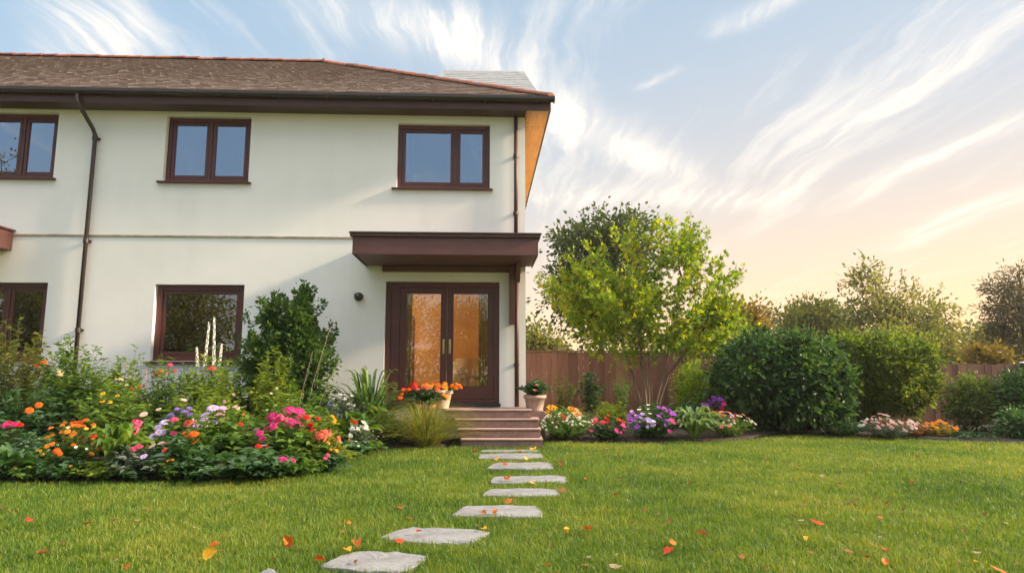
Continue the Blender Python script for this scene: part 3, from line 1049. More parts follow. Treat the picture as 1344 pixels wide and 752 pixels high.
def curtain(x0, x1, label, zt=2.95, zb=.62, mat='curtain'):
    mb = MB()
    n = 40
    top, bot = [], []
    for k in range(n + 1):
        x = x0 + (x1 - x0) * k / n
        y = .34 + .035 * math.sin(k * 1.25) + .012 * math.sin(k * 3.1)
        top.append((x, y, zt)); bot.append((x + .02 * math.sin(k * .9), y * 1.0 + .01 * math.sin(k * 2.1), zb))
    V_ = top + bot + [(x, y + .006, z) for x, y, z in top + bot]
    m_ = n + 1
    F_ = [(k, k + 1, m_ + k + 1, m_ + k) for k in range(n)] + [(2 * m_ + k, 3 * m_ + k, 3 * m_ + k + 1, 2 * m_ + k + 1) for k in range(n)]
    mb.add(V_, F_)
    o = mb.build('curtain', M[mat], None, smooth=True)
    o.location = HOUSE_P0; o.rotation_euler = (0, 0, TH)
    tag(o, label, 'curtain')
curtain(-2.5, -2.1, 'tan curtain hanging inside the left edge of the glazed double door')
curtain(-.86, -.52, 'tan curtain hanging inside the right edge of the glazed double door')
for a_, b_, lb in ((-6.66, -6.28, 'pale curtain drawn to the left side inside the middle upstairs window'), (-5.45, -5.17, 'pale curtain drawn to the right side inside the middle upstairs window'),
                   (-2.38, -2.12, 'pale curtain at the left side inside the upstairs window above the porch'), (-.95, -.70, 'pale curtain at the right side inside the upstairs window above the porch'), (-8.95, -8.68, 'pale curtain inside the upstairs window at the left picture edge')):
    curtain(a_, b_, lb, 5.95, 4.55, 'linen')
rl = bpy.data.lights.new('room_lamp', 'POINT')
rl.energy = 105; rl.color = (1.0, .76, .46); rl.shadow_soft_size = .25
rlo = bpy.data.objects.new('room_lamp', rl); COL.objects.link(rlo)
rlo.location = hw(-3.7, -1.9, 2.6)

# ------------------------------------------------------------------ fences
def fence(name, label, A, B, h, seed, mat, bw=.145, cap=True, drop=0.0):
    rng = NPR(seed)
    A, B = Vector((*A, 0)), Vector((*B, 0))
    ln = (B - A).length
    rz = math.atan2(B.y - A.y, B.x - A.x)
    root = empty('fence', A, rz)
    tag(root, label, 'fence')
    mb = MB()
    x = 0.0
    while x < ln - .02:
        w = min(bw * rng.uniform(.93, 1.05), ln - x)
        t = float(np.clip(rng.normal(.5, .22), 0, 1))
        y = rng.uniform(-.008, .008)
        zt = h + rng.uniform(-.012, .012)
        mb.box(x + .003, x + w - .003, y - .011, y + .011, .03, zt, t)
        x += w
    mb.build('board_panel', mat, root)
    mb = MB()
    for z in (.35, h - .3): mb.box(0, ln, .022, .065, z - .04, z + .04, .4)
    mb.build('rail', mat, root)
    k = int(ln / 2.4)
    for i in range(k + 1):
        mb = MB(); px = ln * i / max(k, 1)
        mb.box(px - .045, px + .045, .026, .115, 0, h - .04, .45)
        mb.build('post', mat, root, .004)
    if cap:
        mb = MB(); mb.box(0, ln, -.04, .06, h + .014, h + .04, .55)
        mb.build('capping', mat, root, .004)
    return root
fence('fence', 'tall red brown board fence behind the multi stemmed lime tree', (-1.2, 17.7), (5.6, 17.7), 1.72, 11, M['fence'])
fence('fence', 'board fence running diagonally into shade behind the big round hedge', (5.6, 17.68), (6.9, 14.1), 1.5, 12, M['fence'], cap=False)
fence('fence', 'lower red brown fence panel between the hedge and the far right corner post', (6.92, 14.1), (11.0, 14.15), 1.34, 13, M['fence'], cap=False)
fence('fence', 'greyer weathered fence panel at the right edge beyond the metal capped post', (11.16, 14.15), (15.5, 14.3), 1.34, 14, M['fence_grey'], cap=False)
p = empty('fence_post', (11.08, 14.12, 0))
tag(p, 'dark fence post with pale metal cap where red and grey fence panels meet', 'fence post')
mb = MB(); mb.box(-.05, .05, -.05, .05, 0, 1.36); mb.build('post', M['black'], p, .006)
mb = MB(); mb.hexa([(-.065, -.065, 1.362), (.065, -.065, 1.362), (.065, .065, 1.362), (-.065, .065, 1.362)], [(-.03, -.03, 1.40), (.03, -.03, 1.40), (.03, .03, 1.40), (-.03, .03, 1.40)]); mb.build('cap', M['zinc'], p)
# ------------------------------------------------------------------ placing by eye: a pixel column/row at a chosen distance
def X(px, y, z=1.0):
    return (px - CXP) / FPX * (y * math.cos(PITCH) + (z - CAM_H) * math.sin(PITCH))
def Z(py, y):
    r = ray(CXP, py)
    return CAM_H + r.z / r.y * y
def G(px, py, z=0.0):
    r = ray(px, py)
    t = (z - CAM_H) / r.z
    return (r.x * t, r.y * t)

mulch('flower_bed', BED_LEFT, 1)
mulch('flower_bed', BED_RIGHT, 2)

# bark chips on the right-hand bed's open edge
def chips():
    rng = NPR(77)
    n = 1500
    t = rng.uniform(0, 1, n)
    x = .6 + t * 4.1
    y = np.interp(x, [.56, 1.0, 2.0, 3.2, 4.1, 4.7], [11.02, 10.8, 10.77, 10.92, 11.38, 12.0]) + rng.uniform(0.02, .8, n)
    P = np.stack([x, y, rng.uniform(.035, .075, n)], 1)
    D = nrmz(rng.normal(size=(n, 3)) * [1, 1, .25])
    N = rng.normal(size=(n, 3)) * .4 + [0, 0, 1]
    o = leaf_obj('bark_chips', P, D, N, rng.uniform(.03, .07, n), rng.uniform(.012, .025, n), 'rhomb', rng.uniform(0, 1, n),
                 tint_mat("bark_chip", [(.03, .016, .011), (.075, .036, .026), (.13, .07, .05)], .9, 30, .3), None)
    tag(o, kind='stuff')
chips()

# ------------------------------------------------------------------ stepping stones
STONES = [([(418, 739), (440, 728), (472, 719), (520, 721), (562, 726), (548, 737), (524, 746), (470, 745)], 'nearest flagstone of the path, with an orange leaf on its edge'),
          ([(497, 703), (515, 694), (541, 688), (595, 690), (645, 694), (632, 702), (615, 710), (560, 709)], 'second nearest flagstone, pointed slab carrying one red leaf'),
          ([(592, 674), (600, 667), (611, 661), (660, 660), (702, 661), (711, 666), (712, 675), (650, 675)], 'third flagstone from the camera, long slab with rounded right end'),
          ([(631, 648), (643, 639), (690, 638), (731, 639), (736, 648), (690, 649)], 'fourth flagstone from the camera, cracked slab with a curled leaf by its end'),
          ([(642, 632), (648, 623), (700, 622), (742, 622), (747, 630), (700, 631)], 'fifth flagstone from the camera, reaching farthest right'),
          ([(636, 613), (650, 605), (690, 605), (722, 604), (728, 613), (690, 614)], 'sixth flagstone from the camera, scattered with yellow leaves'),
          ([(626, 600), (629, 594), (680, 593), (711, 593), (714, 599), (680, 600)], 'seventh flagstone, next to the strip slab at the step foot'),
          ([(630, 591.2), (632, 588.8), (680, 588.4), (706, 588.6), (708, 591), (680, 591.4)], 'thin strip of flagstone touching the lowest brown step'),
          ([(338, 752), (345, 744), (356, 741), (365, 747), (372, 754), (355, 758)], 'small broken stone fragment in the grass at the bottom edge')]
stone_polys = []
for i, (poly, lab) in enumerate(STONES):
    rng = NPR(300 + i)
    pts = [Vector((*G(px, py, .045), 0)) for px, py in poly]
    c = sum(pts, Vector()) / len(pts)
    q = []
    m = len(pts)
    for k in range(m):
        a, b, cc, dd = pts[k - 1], pts[k], pts[(k + 1) % m], pts[(k + 2) % m]
        for t in (0, .25, .5, .75):
            p = .5 * ((2 * b) + (cc - a) * t * .55 + (2 * a - 5 * b + 4 * cc - dd) * t * t * 0 + 0 * b)
            p = b.lerp(cc, t) + Vector((rng.normal() * .003, rng.normal() * .004, 0))
            if t == 0: p = b * .92 + (a + cc) * .04
            q.append(p)
    stone_polys.append([(p.x, p.y) for p in q])
    mb = MB()
    loc = Vector((c.x, c.y, 0))
    lo = [(p.x - c.x, p.y - c.y, -.02) for p in q]
    e1 = [((p.x - c.x), (p.y - c.y), .022 + rng.normal() * .002) for p in q]
    e2 = [((p.x - c.x) * .985, (p.y - c.y) * .985, .030 + rng.normal() * .0025) for p in q]
    e3 = [((p.x - c.x) * .6, (p.y - c.y) * .6, .032 + rng.normal() * .002) for p in q]
    n = len(q)
    V_ = lo + e1 + e2 + e3 + [(0, 0, .033)]
    F_ = [(r_ * n + k, r_ * n + (k + 1) % n, (r_ + 1) * n + (k + 1) % n, (r_ + 1) * n + k) for r_ in range(3) for k in range(n)] + [(3 * n + k, 3 * n + (k + 1) % n, 4 * n) for k in range(n)]
    mb.add(V_, F_)
    o = mb.build('stepping_stone', M['stone'], None, loc=loc)
    tag(o, lab, 'stepping stone', 'stepping stones of the lawn path')

# ------------------------------------------------------------------ trees and shrubs
def lobes_tips(rng, lobes, n, y0, sprigs=(), shell=.33):
    """tips inside ellipsoids given as (px, py, rx_px, ry_px, depth_m, dy)"""
    vol = np.array([l[2] * l[3] for l in lobes], float); vol /= vol.sum()
    out = []
    for l, w in zip(lobes, vol):
        k = max(3, int(round(n * w)))
        yy = y0 + (l[5] if len(l) > 5 else 0)
        mp = yy * math.cos(PITCH) / FPX
        c = np.array([X(l[0], yy), yy, Z(l[1], yy)])
        d = nrmz(rng.normal(size=(k, 3)))
        f = lumps(rng)
        r = rng.uniform(0, 1, k) ** shell * (1 + .22 * f(d))
        out.append(c + d * r[:, None] * np.array([l[2] * mp, l[4], l[3] * mp]))
    return np.concatenate(out)

def tree(name, label, cat, base, stems, lobes, n, per, ln, wd, mat, bark, seed, sprigs=(), tm='rhomb', spread=.2, group=None,
         r_tip=.006, r_max=.12, tmu=.45, tsd=.22, droop=.2, bias=.45, sprig_per=26, up=.5, shell=.33, auto=0, autolen=(.3, .6), parts=('trunk', 'crown')):
    rng = NPR(seed)
    bx, by = base
    root = empty(name, (bx, by, 0))
    tag(root, label, cat, group)
    tips = lobes_tips(rng, lobes, n, by, shell=shell)
    tips[:, 2] = np.maximum(tips[:, 2], .12)
    A, par, ends = grow(rng, stems, tips, bias)
    P, D, N, l_, w_, t_ = twig_leaves(rng, A, par, ends, per, spread, ln, wd, up, tint_mu=tmu, tint_sd=tsd, droop=droop)
    Ps = [P]; Ds = [D]; Ns = [N]; ls = [l_]; ws = [w_]; ts = [t_]
    # sprigs: leafy shoots that stand out of the outline
    cen = tips.mean(0)
    sprigs = [((a, b), (c, d), None) for a, b, c, d in sprigs]
    if auto:
        rel = (tips - cen) / tips.std(0)
        sc_ = np.linalg.norm(rel, axis=1) + .5 * rel[:, 2] + rng.uniform(0, .6, len(tips))
        for k in np.argsort(-sc_ * rng.uniform(.6, 1, len(sc_)))[:auto]:
            dv = nrmz((tips[k] - cen) * [1, 1, .8]) * .6 + np.array([0, 0, .75]) + rng.normal(size=3) * .2
            sprigs.append((None, None, (tips[k], tips[k] + nrmz(dv) * rng.uniform(*autolen))))
    for (s0, s1, ab) in sprigs:
        if ab is None:
            dy = rng.uniform(-.4, .4)
            a = np.array([X(s0[0], by + dy), by + dy, Z(s0[1], by + dy)]); b = np.array([X(s1[0], by + dy), by + dy, Z(s1[1], by + dy)])
        else:
            a, b = ab
        k0 = int(np.argmin(np.linalg.norm(A - a, axis=1)))
        i0 = len(A)
        mid = (a + b) / 2 + rng.normal(size=3) * .06
        A = np.vstack([A, a, mid, b]); par = np.concatenate([par, [k0, i0, i0 + 1]])
        m = sprig_per
        t = rng.uniform(0, 1, m)[:, None]
        q = np.where(t < .5, a + (mid - a) * t * 2, mid + (b - mid) * (t * 2 - 1))
        o = rng.normal(size=(m, 3))
        ax = nrmz(b - a)
        Ps.append(q + o * ln * .28); Ds.append(nrmz(o) + ax * .9); Ns.append(rng.normal(size=(m, 3)) * .6 + [0, 0, .5])
        sc = np.clip(1 + rng.normal(size=m) * .25, .5, 1.5) * (1.05 - .35 * t[:, 0])
        ls.append(ln * sc); ws.append(wd * sc); ts.append(tmu + .12 + rng.normal(size=m) * tsd * .7)
    org = np.array([bx, by, 0])
    skeleton_mesh(parts[0], A - org, par, bark, root, r_tip, r_max)
    leaf_obj(parts[1], np.concatenate(Ps) - org, np.concatenate(Ds), np.concatenate(Ns), np.concatenate(ls), np.concatenate(ws), tm, np.concatenate(ts), mat, root)
    return root

def stem_line(x, y, pts):
    return [np.array([x + dx, y + dy, z]) for dx, dy, z in pts]

# the lime multi-stemmed tree
by = 15.2; bx = X(850, by)
stems = []
for k, (dx, top, tx) in enumerate([(-.30, 1.5, -.95), (-.18, 1.9, -.52), (-.06, 2.1, -.18), (.07, 2.2, .12), (.18, 1.9, .48), (.30, 1.5, .85), (0.0, 2.0, -.34)]):
    dy = (-.1, .1, 0, .14, -.12, .06, -.2)[k]
    stems.append(stem_line(bx, by, [(dx * .55, dy, 0), (dx * .8 + tx * .06, dy, .55), (dx * .8 + tx * .35, dy * 2, 1.15), (tx, dy * 3.5, top)]))
tree('lime_tree', 'multi stemmed lime green tree standing in front of the red brown fence', 'tree', (bx, by), stems,
     [(850, 405, 100, 70, 1.7), (802, 378, 46, 34, 1.0), (890, 340, 46, 46, 1.0), (770, 405, 48, 55, 1.1), (925, 410, 44, 58, 1.1), (850, 350, 40, 30, .8), (835, 450, 75, 28, 1.2), (910, 450, 50, 34, 1.0), (745, 380, 24, 30, .5)],
     165, 31, .13, .085, L['maple'], M['pale_bark'], 21,
     [(868, 325, 868, 284), (904, 325, 906, 287), (930, 345, 936, 302), (948, 375, 960, 330), (950, 395, 984, 349), (795, 335, 786, 308), (766, 360, 750, 330), (745, 385, 722, 365), (840, 315, 838, 290), (815, 325, 812, 298),
      (735, 410, 720, 392), (955, 420, 978, 392), (885, 315, 890, 292), (856, 318, 850, 300), (780, 345, 768, 318), (920, 340, 918, 312), (960, 380, 974, 362), (865, 305, 872, 290)],
     tm='lobed', spread=.15, r_tip=.0048, r_max=.045, tmu=.48, tsd=.3, auto=165, autolen=(.3, .7), shell=.6, sprig_per=46)

def single(x, y, h, lean=0.0):
    return [stem_line(x, y, [(0, 0, 0), (lean * .3, 0, h * .35), (lean * .7, .1, h * .7), (lean, 0, h)])]

y = 24.0
tree('broadleaf_tree', 'tall dark green tree rising behind the lime tree', 'tree', (X(790, y), y), single(X(790, y), y, 4.6),
     [(775, 335, 48, 52, 1.8), (825, 315, 36, 40, 1.6), (750, 380, 38, 50, 1.6), (800, 400, 60, 60, 2.0), (790, 305, 36, 26, 1.2), (835, 360, 34, 50, 1.5), (748, 320, 20, 24, .8)],
     300, 48, .15, .10, L['dark_tree'], M['bark'], 22, [(770, 305, 768, 276), (787, 295, 784, 272), (824, 290, 828, 268), (742, 325, 728, 306), (840, 300, 850, 284), (758, 300, 750, 288), (728, 360, 720, 350)], spread=.34, r_max=.2, r_tip=.01)
y = 30.0
tree('broadleaf_tree', 'loose crowned tree with wispy branches in haze behind the right hedge', 'tree', (X(1170, y), y), single(X(1170, y), y, 3.4),
     [(1150, 392, 34, 48, 1.6), (1180, 405, 50, 44, 1.8), (1218, 418, 48, 30, 1.6), (1135, 430, 40, 30, 1.5), (1190, 440, 70, 28, 2.0), (1142, 368, 18, 26, .9)],
     185, 40, .16, .09, L['far_tree'], M['bark'], 23, [(1148, 370, 1145, 334), (1162, 372, 1168, 345), (1135, 380, 1128, 352), (1190, 380, 1196, 352), (1205, 390, 1216, 366), (1228, 400, 1248, 374), (1245, 412, 1274, 408), (1120, 395, 1108, 372), (1235, 408, 1262, 398), (1175, 372, 1180, 350), (1250, 425, 1275, 424)],
     spread=.32, r_max=.2, r_tip=.009)
y = 27.0
tree('pine_tree', 'dusky conifer with layered branches cut by the right edge', 'tree', (X(1352, y), y), single(X(1352, y), y, 5.0),
     [(1340, 362, 18, 10, .8), (1338, 380, 30, 10, 1.0), (1322, 376, 18, 6, .6), (1330, 405, 34, 10, 1.1), (1312, 402, 14, 6, .6), (1345, 428, 48, 13, 1.4), (1318, 424, 22, 9, .8), (1350, 450, 50, 14, 1.5), (1380, 400, 34, 34, 1.5)],
     200, 44, .17, .04, L['pine'], M['bark'], 24, spread=.22, r_max=.2, r_tip=.011, droop=.1)
def back_tree(label, px, y, lobes, n, per, mat, seed, h, ln=.18, wd=.11, name='broadleaf_tree', sp=(), spread=.36):
    tree(name, label, 'tree', (X(px, y), y), single(X(px, y), y, h), lobes, n, per, ln, wd, mat, M['bark'], seed, sp, spread=spread, r_max=.16, r_tip=.01, group='trees beyond the garden fence')
back_tree('small olive tree above the fence beside the white house corner', 712, 30, [(706, 452, 24, 18, 1.3), (725, 462, 30, 14, 1.2), (700, 440, 10, 12, .6)], 70, 40, L['far_tree'], 31, 1.9)
back_tree('rusty orange topped tree peeping between lime tree and round hedge', 985, 27, [(985, 422, 22, 20, 1.2), (970, 432, 26, 20, 1.2)], 80, 40, L['far_gold'], 32, 2.2)
back_tree('yellow green tree low behind the fence right of the lime tree', 945, 23, [(945, 440, 40, 26, 1.4), (905, 455, 45, 20, 1.3)], 100, 42, L['maple'], 33, 1.8, .14, .09)
back_tree('slender tree with thin upright shoots behind the round hedge', 1055, 31, [(1050, 425, 36, 26, 1.5), (1070, 415, 20, 20, 1)], 90, 36, L['far_tree'], 34, 2.6, sp=[(1048, 415, 1042, 398), (1065, 408, 1064, 388), (1078, 410, 1082, 395), (1025, 420, 1020, 405)])
back_tree('dark blue green round tree left of the loose wispy tree', 1098, 36, [(1098, 425, 34, 24, 1.6), (1080, 440, 40, 20, 1.5)], 110, 40, L['far_blue'], 35, 2.8, .2, .14)
back_tree('bluish hazy tree low over the right fence', 1258, 40, [(1250, 446, 46, 20, 2), (1280, 456, 36, 14, 1.8)], 110, 40, L['far_blue'], 36, 2.2, .22, .15)
back_tree('small golden sapling behind the right fence top', 1284, 20, [(1283, 466, 10, 12, .5)], 22, 30, L['far_gold'], 37, 1.4, .12, .08, spread=.2)
back_tree('pale golden bush top over the fence near the corner post', 1309, 20, [(1308, 468, 13, 9, .5)], 24, 30, L['far_gold'], 38, 1.3, .12, .08, spread=.2)
back_tree('green brown tree mass under the dusky conifer', 1325, 32, [(1320, 452, 36, 16, 2), (1348, 462, 34, 16, 2)], 110, 40, L['far_tree'], 39, 2.0, .2, .13)
back_tree('olive tree low behind the hedge below the wispy tree', 1210, 27, [(1200, 455, 60, 20, 1.8), (1160, 450, 40, 18, 1.6)], 110, 42, L['far_tree'], 40, 1.9)
def far_wood():
    rng = NPR(55)
    n = 9000
    x = rng.uniform(-12, 95, n)
    hgt = 1.5 + 1.3 * np.array([mnoise.noise(Vector((q * .10, 3.1, 0))) for q in x]) + .7 * np.array([mnoise.noise(Vector((q * .4, 9.1, 0))) for q in x])
    P = np.stack([x, 75 + rng.uniform(-3, 4, n), rng.uniform(0, 1, n) ** .7 * (hgt + 2.0)], 1)
    o = leaf_obj('far_woods', P, rng.normal(size=(n, 3)), rng.normal(size=(n, 3)), rng.uniform(.5, 1.0, n), rng.uniform(.35, .7, n), 'lobed', rng.uniform(.1, .9, n), L['far_blue'], None)
    tag(o, kind='stuff')
far_wood()

# trees behind the camera that the ground floor glass mirrors
for i, (x_, y_, s_, lab) in enumerate([(-14, -8, 6.2, 'broad garden tree mirrored in the ground floor window'), (-4.8, -10, 6.0, 'rounded garden tree mirrored in the left door pane'),
                                       (-.3, -13, 5.6, 'garden tree mirrored in the right door pane'), (-20, -7, 6.6, 'garden tree mirrored in the far left lower window'), (-9.5, -15, 5.2, 'smaller garden tree between two bigger mirrored ones')]):
    rng = NPR(400 + i)
    root = empty('broadleaf_tree', (x_, y_, 0)); tag(root, lab, 'tree', 'garden trees opposite the house')
    k = 240
    d = nrmz(rng.normal(size=(k, 3))); f = lumps(rng)
    tips = np.array([0, 0, s_ * .60]) + d * (rng.uniform(0, 1, k) ** .4 * (1 + .25 * f(d)))[:, None] * np.array([2.5, 2.2, s_ * .36])
    A, par, ends = grow(rng, [[np.array([0, 0, 0.]), np.array([.1, 0, s_ * .25]), np.array([0, .1, s_ * .5])]], tips)
    P, D, N, l_, w_, t_ = twig_leaves(rng, A, par, ends, 44, .34, .14, .09)
    skeleton_mesh('trunk', A, par, M['bark'], root, .012, .18)
    leaf_obj('crown', P, D, N, l_, w_, 'rhomb', t_, L['far_tree'], root)

for i, (x_, y_, lab) in enumerate([(-6.2, -6.0, 'tall thin birch mirrored faintly in the upper right window'), (-21.8, -6.0, 'tall thin birch mirrored faintly in the upper left window')]):
    rng = NPR(450 + i)
    root = empty('birch_tree', (x_, y_, 0)); tag(root, lab, 'tree', 'garden trees opposite the house')
    d = nrmz(rng.normal(size=(46, 3)))
    tips = np.array([0, 0, 9.6]) + d * rng.uniform(.3, 1, 46)[:, None] * np.array([1.5, 1.3, 2.1])
    A, par, ends = grow(rng, [[np.array([0, 0, 0.]), np.array([.1, 0, 3.]), np.array([0, .1, 6.]), np.array([.1, 0, 8.5])]], tips)
    P, D, N, l_, w_, t_ = twig_leaves(rng, A, par, ends, 16, .3, .12, .08)
    skeleton_mesh('trunk', A, par, M['bark'], root, .012, .12)
    leaf_obj('crown', P, D, N, l_, w_, 'rhomb', t_, L['far_tree'], root)
def rear_hedge():
    rng = NPR(88)
    n = 16000
    P = np.stack([rng.uniform(-32, 9, n), -17 + rng.normal(size=n) * .5, rng.uniform(0, 1, n) ** .8 * 2.6], 1)
    o = leaf_obj('garden_hedge', P, rng.normal(size=(n, 3)), rng.normal(size=(n, 3)), rng.uniform(.16, .3, n), rng.uniform(.1, .2, n), 'rhomb', rng.uniform(.1, .9, n), L['hedge'], None)
    tag(o, 'long garden hedge opposite the house mirrored low in the door glass', 'hedge')
rear_hedge()

def bush(name, label, cat, px0, px1, pytop, y, depth, mat, bark, seed, n=300, per=40, ln=.07, wd=.045, spread=.12, power=2.6, tm='rhomb', tmu=.45, tsd=.2, group=None, droop=.2, bottom=0.05, taper=0.0, sprig=14, shell=.25, lump=.16):
    """a dense shrub filling a rounded box"""
    rng = NPR(seed)
    cx = X((px0 + px1) / 2, y); w = X(px1, y) - X(px0, y); h = Z(pytop, y) * .96
    root = empty(name, (cx, y, 0)); tag(root, label, cat, group)
    d = nrmz(rng.normal(size=(n, 3))); f = lumps(rng, 9)
    sup = (np.abs(d) ** power).sum(1) ** (-1 / power)
    r = rng.uniform(0, 1, n) ** shell * (1 + lump * f(d)) * sup
    hh = (h - bottom) / 2
    tips = d * r[:, None] * np.array([w / 2 * .93, depth / 2, hh * .95]) + np.array([0, 0, bottom + hh])
    if taper: tips[:, 0] *= 1 - taper * (1 - np.clip(tips[:, 2] / h, 0, 1))
    tips[:, 2] = np.maximum(tips[:, 2], .06)
    stems = [[np.array([a * w * .2, b * depth * .2, 0]), np.array([a * w * .3, b * depth * .3, h * .25])] for a, b in [(-1, -.5), (-.3, .6), (.35, -.6), (1, .5), (0, 0)]]
    A, par, ends = grow(rng, stems, tips, .4)
    P, D, N, l_, w_, t_ = twig_leaves(rng, A, par, ends, per, spread, ln, wd, .45, tint_mu=tmu, tint_sd=tsd, droop=droop)
    # loose shoots on top
    tops = ends[np.argsort(-A[ends][:, 2] + rng.uniform(0, h * .35, n))][:sprig]
    ex = []
    for e in tops:
        m = 12
        t = rng.uniform(0, 1, m)[:, None]
        dv = np.array([rng.normal() * .12, rng.normal() * .12, rng.uniform(.12, .26)]) * (h / 1.8 + .3)
        o = rng.normal(size=(m, 3))
        ex.append((A[e] + dv * t + o * ln * .3, nrmz(o) + nrmz(dv) * .8))
    if ex:
        Pe = np.concatenate([q[0] for q in ex]); De = np.concatenate([q[1] for q in ex]); m = len(Pe)
        P = np.vstack([P, Pe]); D = np.vstack([D, De]); N = np.vstack([N, rng.normal(size=(m, 3)) * .5 + [0, 0, .5]])
        l_ = np.concatenate([l_, ln * rng.uniform(.6, 1, m)]); w_ = np.concatenate([w_, wd * rng.uniform(.6, 1, m)]); t_ = np.concatenate([t_, tmu + .15 + rng.normal(size=m) * tsd * .6])
    skeleton_mesh('stems', A, par, bark, root, .0035, .03)
    leaf_obj('foliage', P, D, N, l_, w_, tm, t_, mat, root)
    return root

bush('round_hedge', 'big rounded dark blue green laurel bush beside the right bed', 'hedge', 932, 1112, 432, 12.6, 1.9, L['laurel'], M['bark'], 51, 420, 84, .085, .052, .11, 2.5, 'oval', droop=.4, lump=.27, sprig=90, tsd=.26)
bush('clipped_hedge', 'boxy yellow green hedge joined to the dark round bush', 'hedge', 1055, 1232, 436, 13.4, 1.5, L['hedge'], M['bark'], 52, 400, 72, .066, .044, .105, 4.2, taper=.28, bottom=.3, tmu=.5, lump=.17, sprig=90)
bush('garden_shrub', 'loose mid green shrub in front of the right fence panel', 'shrub', 1240, 1302, 492, 12.3, .7, L['shrub'], M['bark'], 53, 120, 36, .06, .035, .12, 2.2, bottom=.1, taper=.25, group='shrubs along the right fence')
bush('garden_shrub', 'dark green shrub cut by the right picture edge', 'shrub', 1310, 1378, 488, 12.0, .9, L['laurel'], M['bark'], 54, 240, 36, .07, .042, .12, 2.6, group='shrubs along the right fence')
bush('garden_shrub', 'low grassy dark green shrub at the foot of the right edge shrub', 'shrub', 1306, 1360, 545, 11.2, .6, L['bed_dark'], M['stem'], 56, 90, 30, .08, .03, .09, 2.2, group='shrubs along the right fence')

# the dark evergreen by the ground floor window
by = 10.7; bx = X(388, by)
tree('evergreen_shrub', 'dark pointed evergreen shrub against the wall right of the ground floor window', 'shrub', (bx, by), [stem_line(bx, by, [(0, 0, 0), (0, 0, .6), (0, 0, 1.3)]), stem_line(bx, by, [(-.2, 0, 0), (-.35, 0, .6), (-.5, 0, 1.1)])],
     [(392, 440, 24, 40, .35), (393, 402, 8, 24, .14), (362, 440, 20, 38, .3), (349, 408, 8, 14, .15), (412, 468, 22, 32, .3), (375, 492, 50, 42, .5), (336, 470, 14, 40, .3), (390, 530, 60, 30, .5)],
     270, 56, .07, .04, L['yew'], M['bark'], 61, [(393, 395, 392, 371), (393, 410, 388, 384), (393, 410, 399, 386), (347, 405, 340, 391), (364, 400, 362, 390), (415, 440, 432, 425), (330, 425, 318, 412), (372, 400, 370, 393)], spread=.085, r_tip=.0028, r_max=.03, parts=('stems', 'foliage'), sprig_per=60, auto=60, autolen=(.12, .3))
# ------------------------------------------------------------------ flowers
BL = {}
def ring(V, F, MI, n, r0, r1, w, z0, z1, z2, ph, mi=0, pointed=False):
    for k in range(n):
        a = ph + 2 * math.pi * k / n
        c, s = math.cos(a), math.sin(a)
        o = len(V)
        rm = r0 + (r1 - r0) * .62
        tipw = .04 if pointed else .30
        for (r_, ww, z) in ((r0, .22, z0), (rm, 1.0, z1), (r1, tipw, z2)):
            for sg in (-1, 1):
                t = sg * w * ww * .5
                V.append((c * r_ - s * t, s * r_ + c * t, z))
        F += [(o, o + 2, o + 3, o + 1), (o + 2, o + 4, o + 5, o + 3)]
        MI += [mi, mi]

def eye(V, F, MI, r, z, mi=1, n=8, h=.4):
    o = len(V)
    V.append((0, 0, z + r * h))
    for k in range(n): V.append((r * math.cos(2 * math.pi * k / n), r * math.sin(2 * math.pi * k / n), z))
    for k in range(n):
        F.append((o, o + 1 + k, o + 1 + (k + 1) % n)); MI.append(mi)

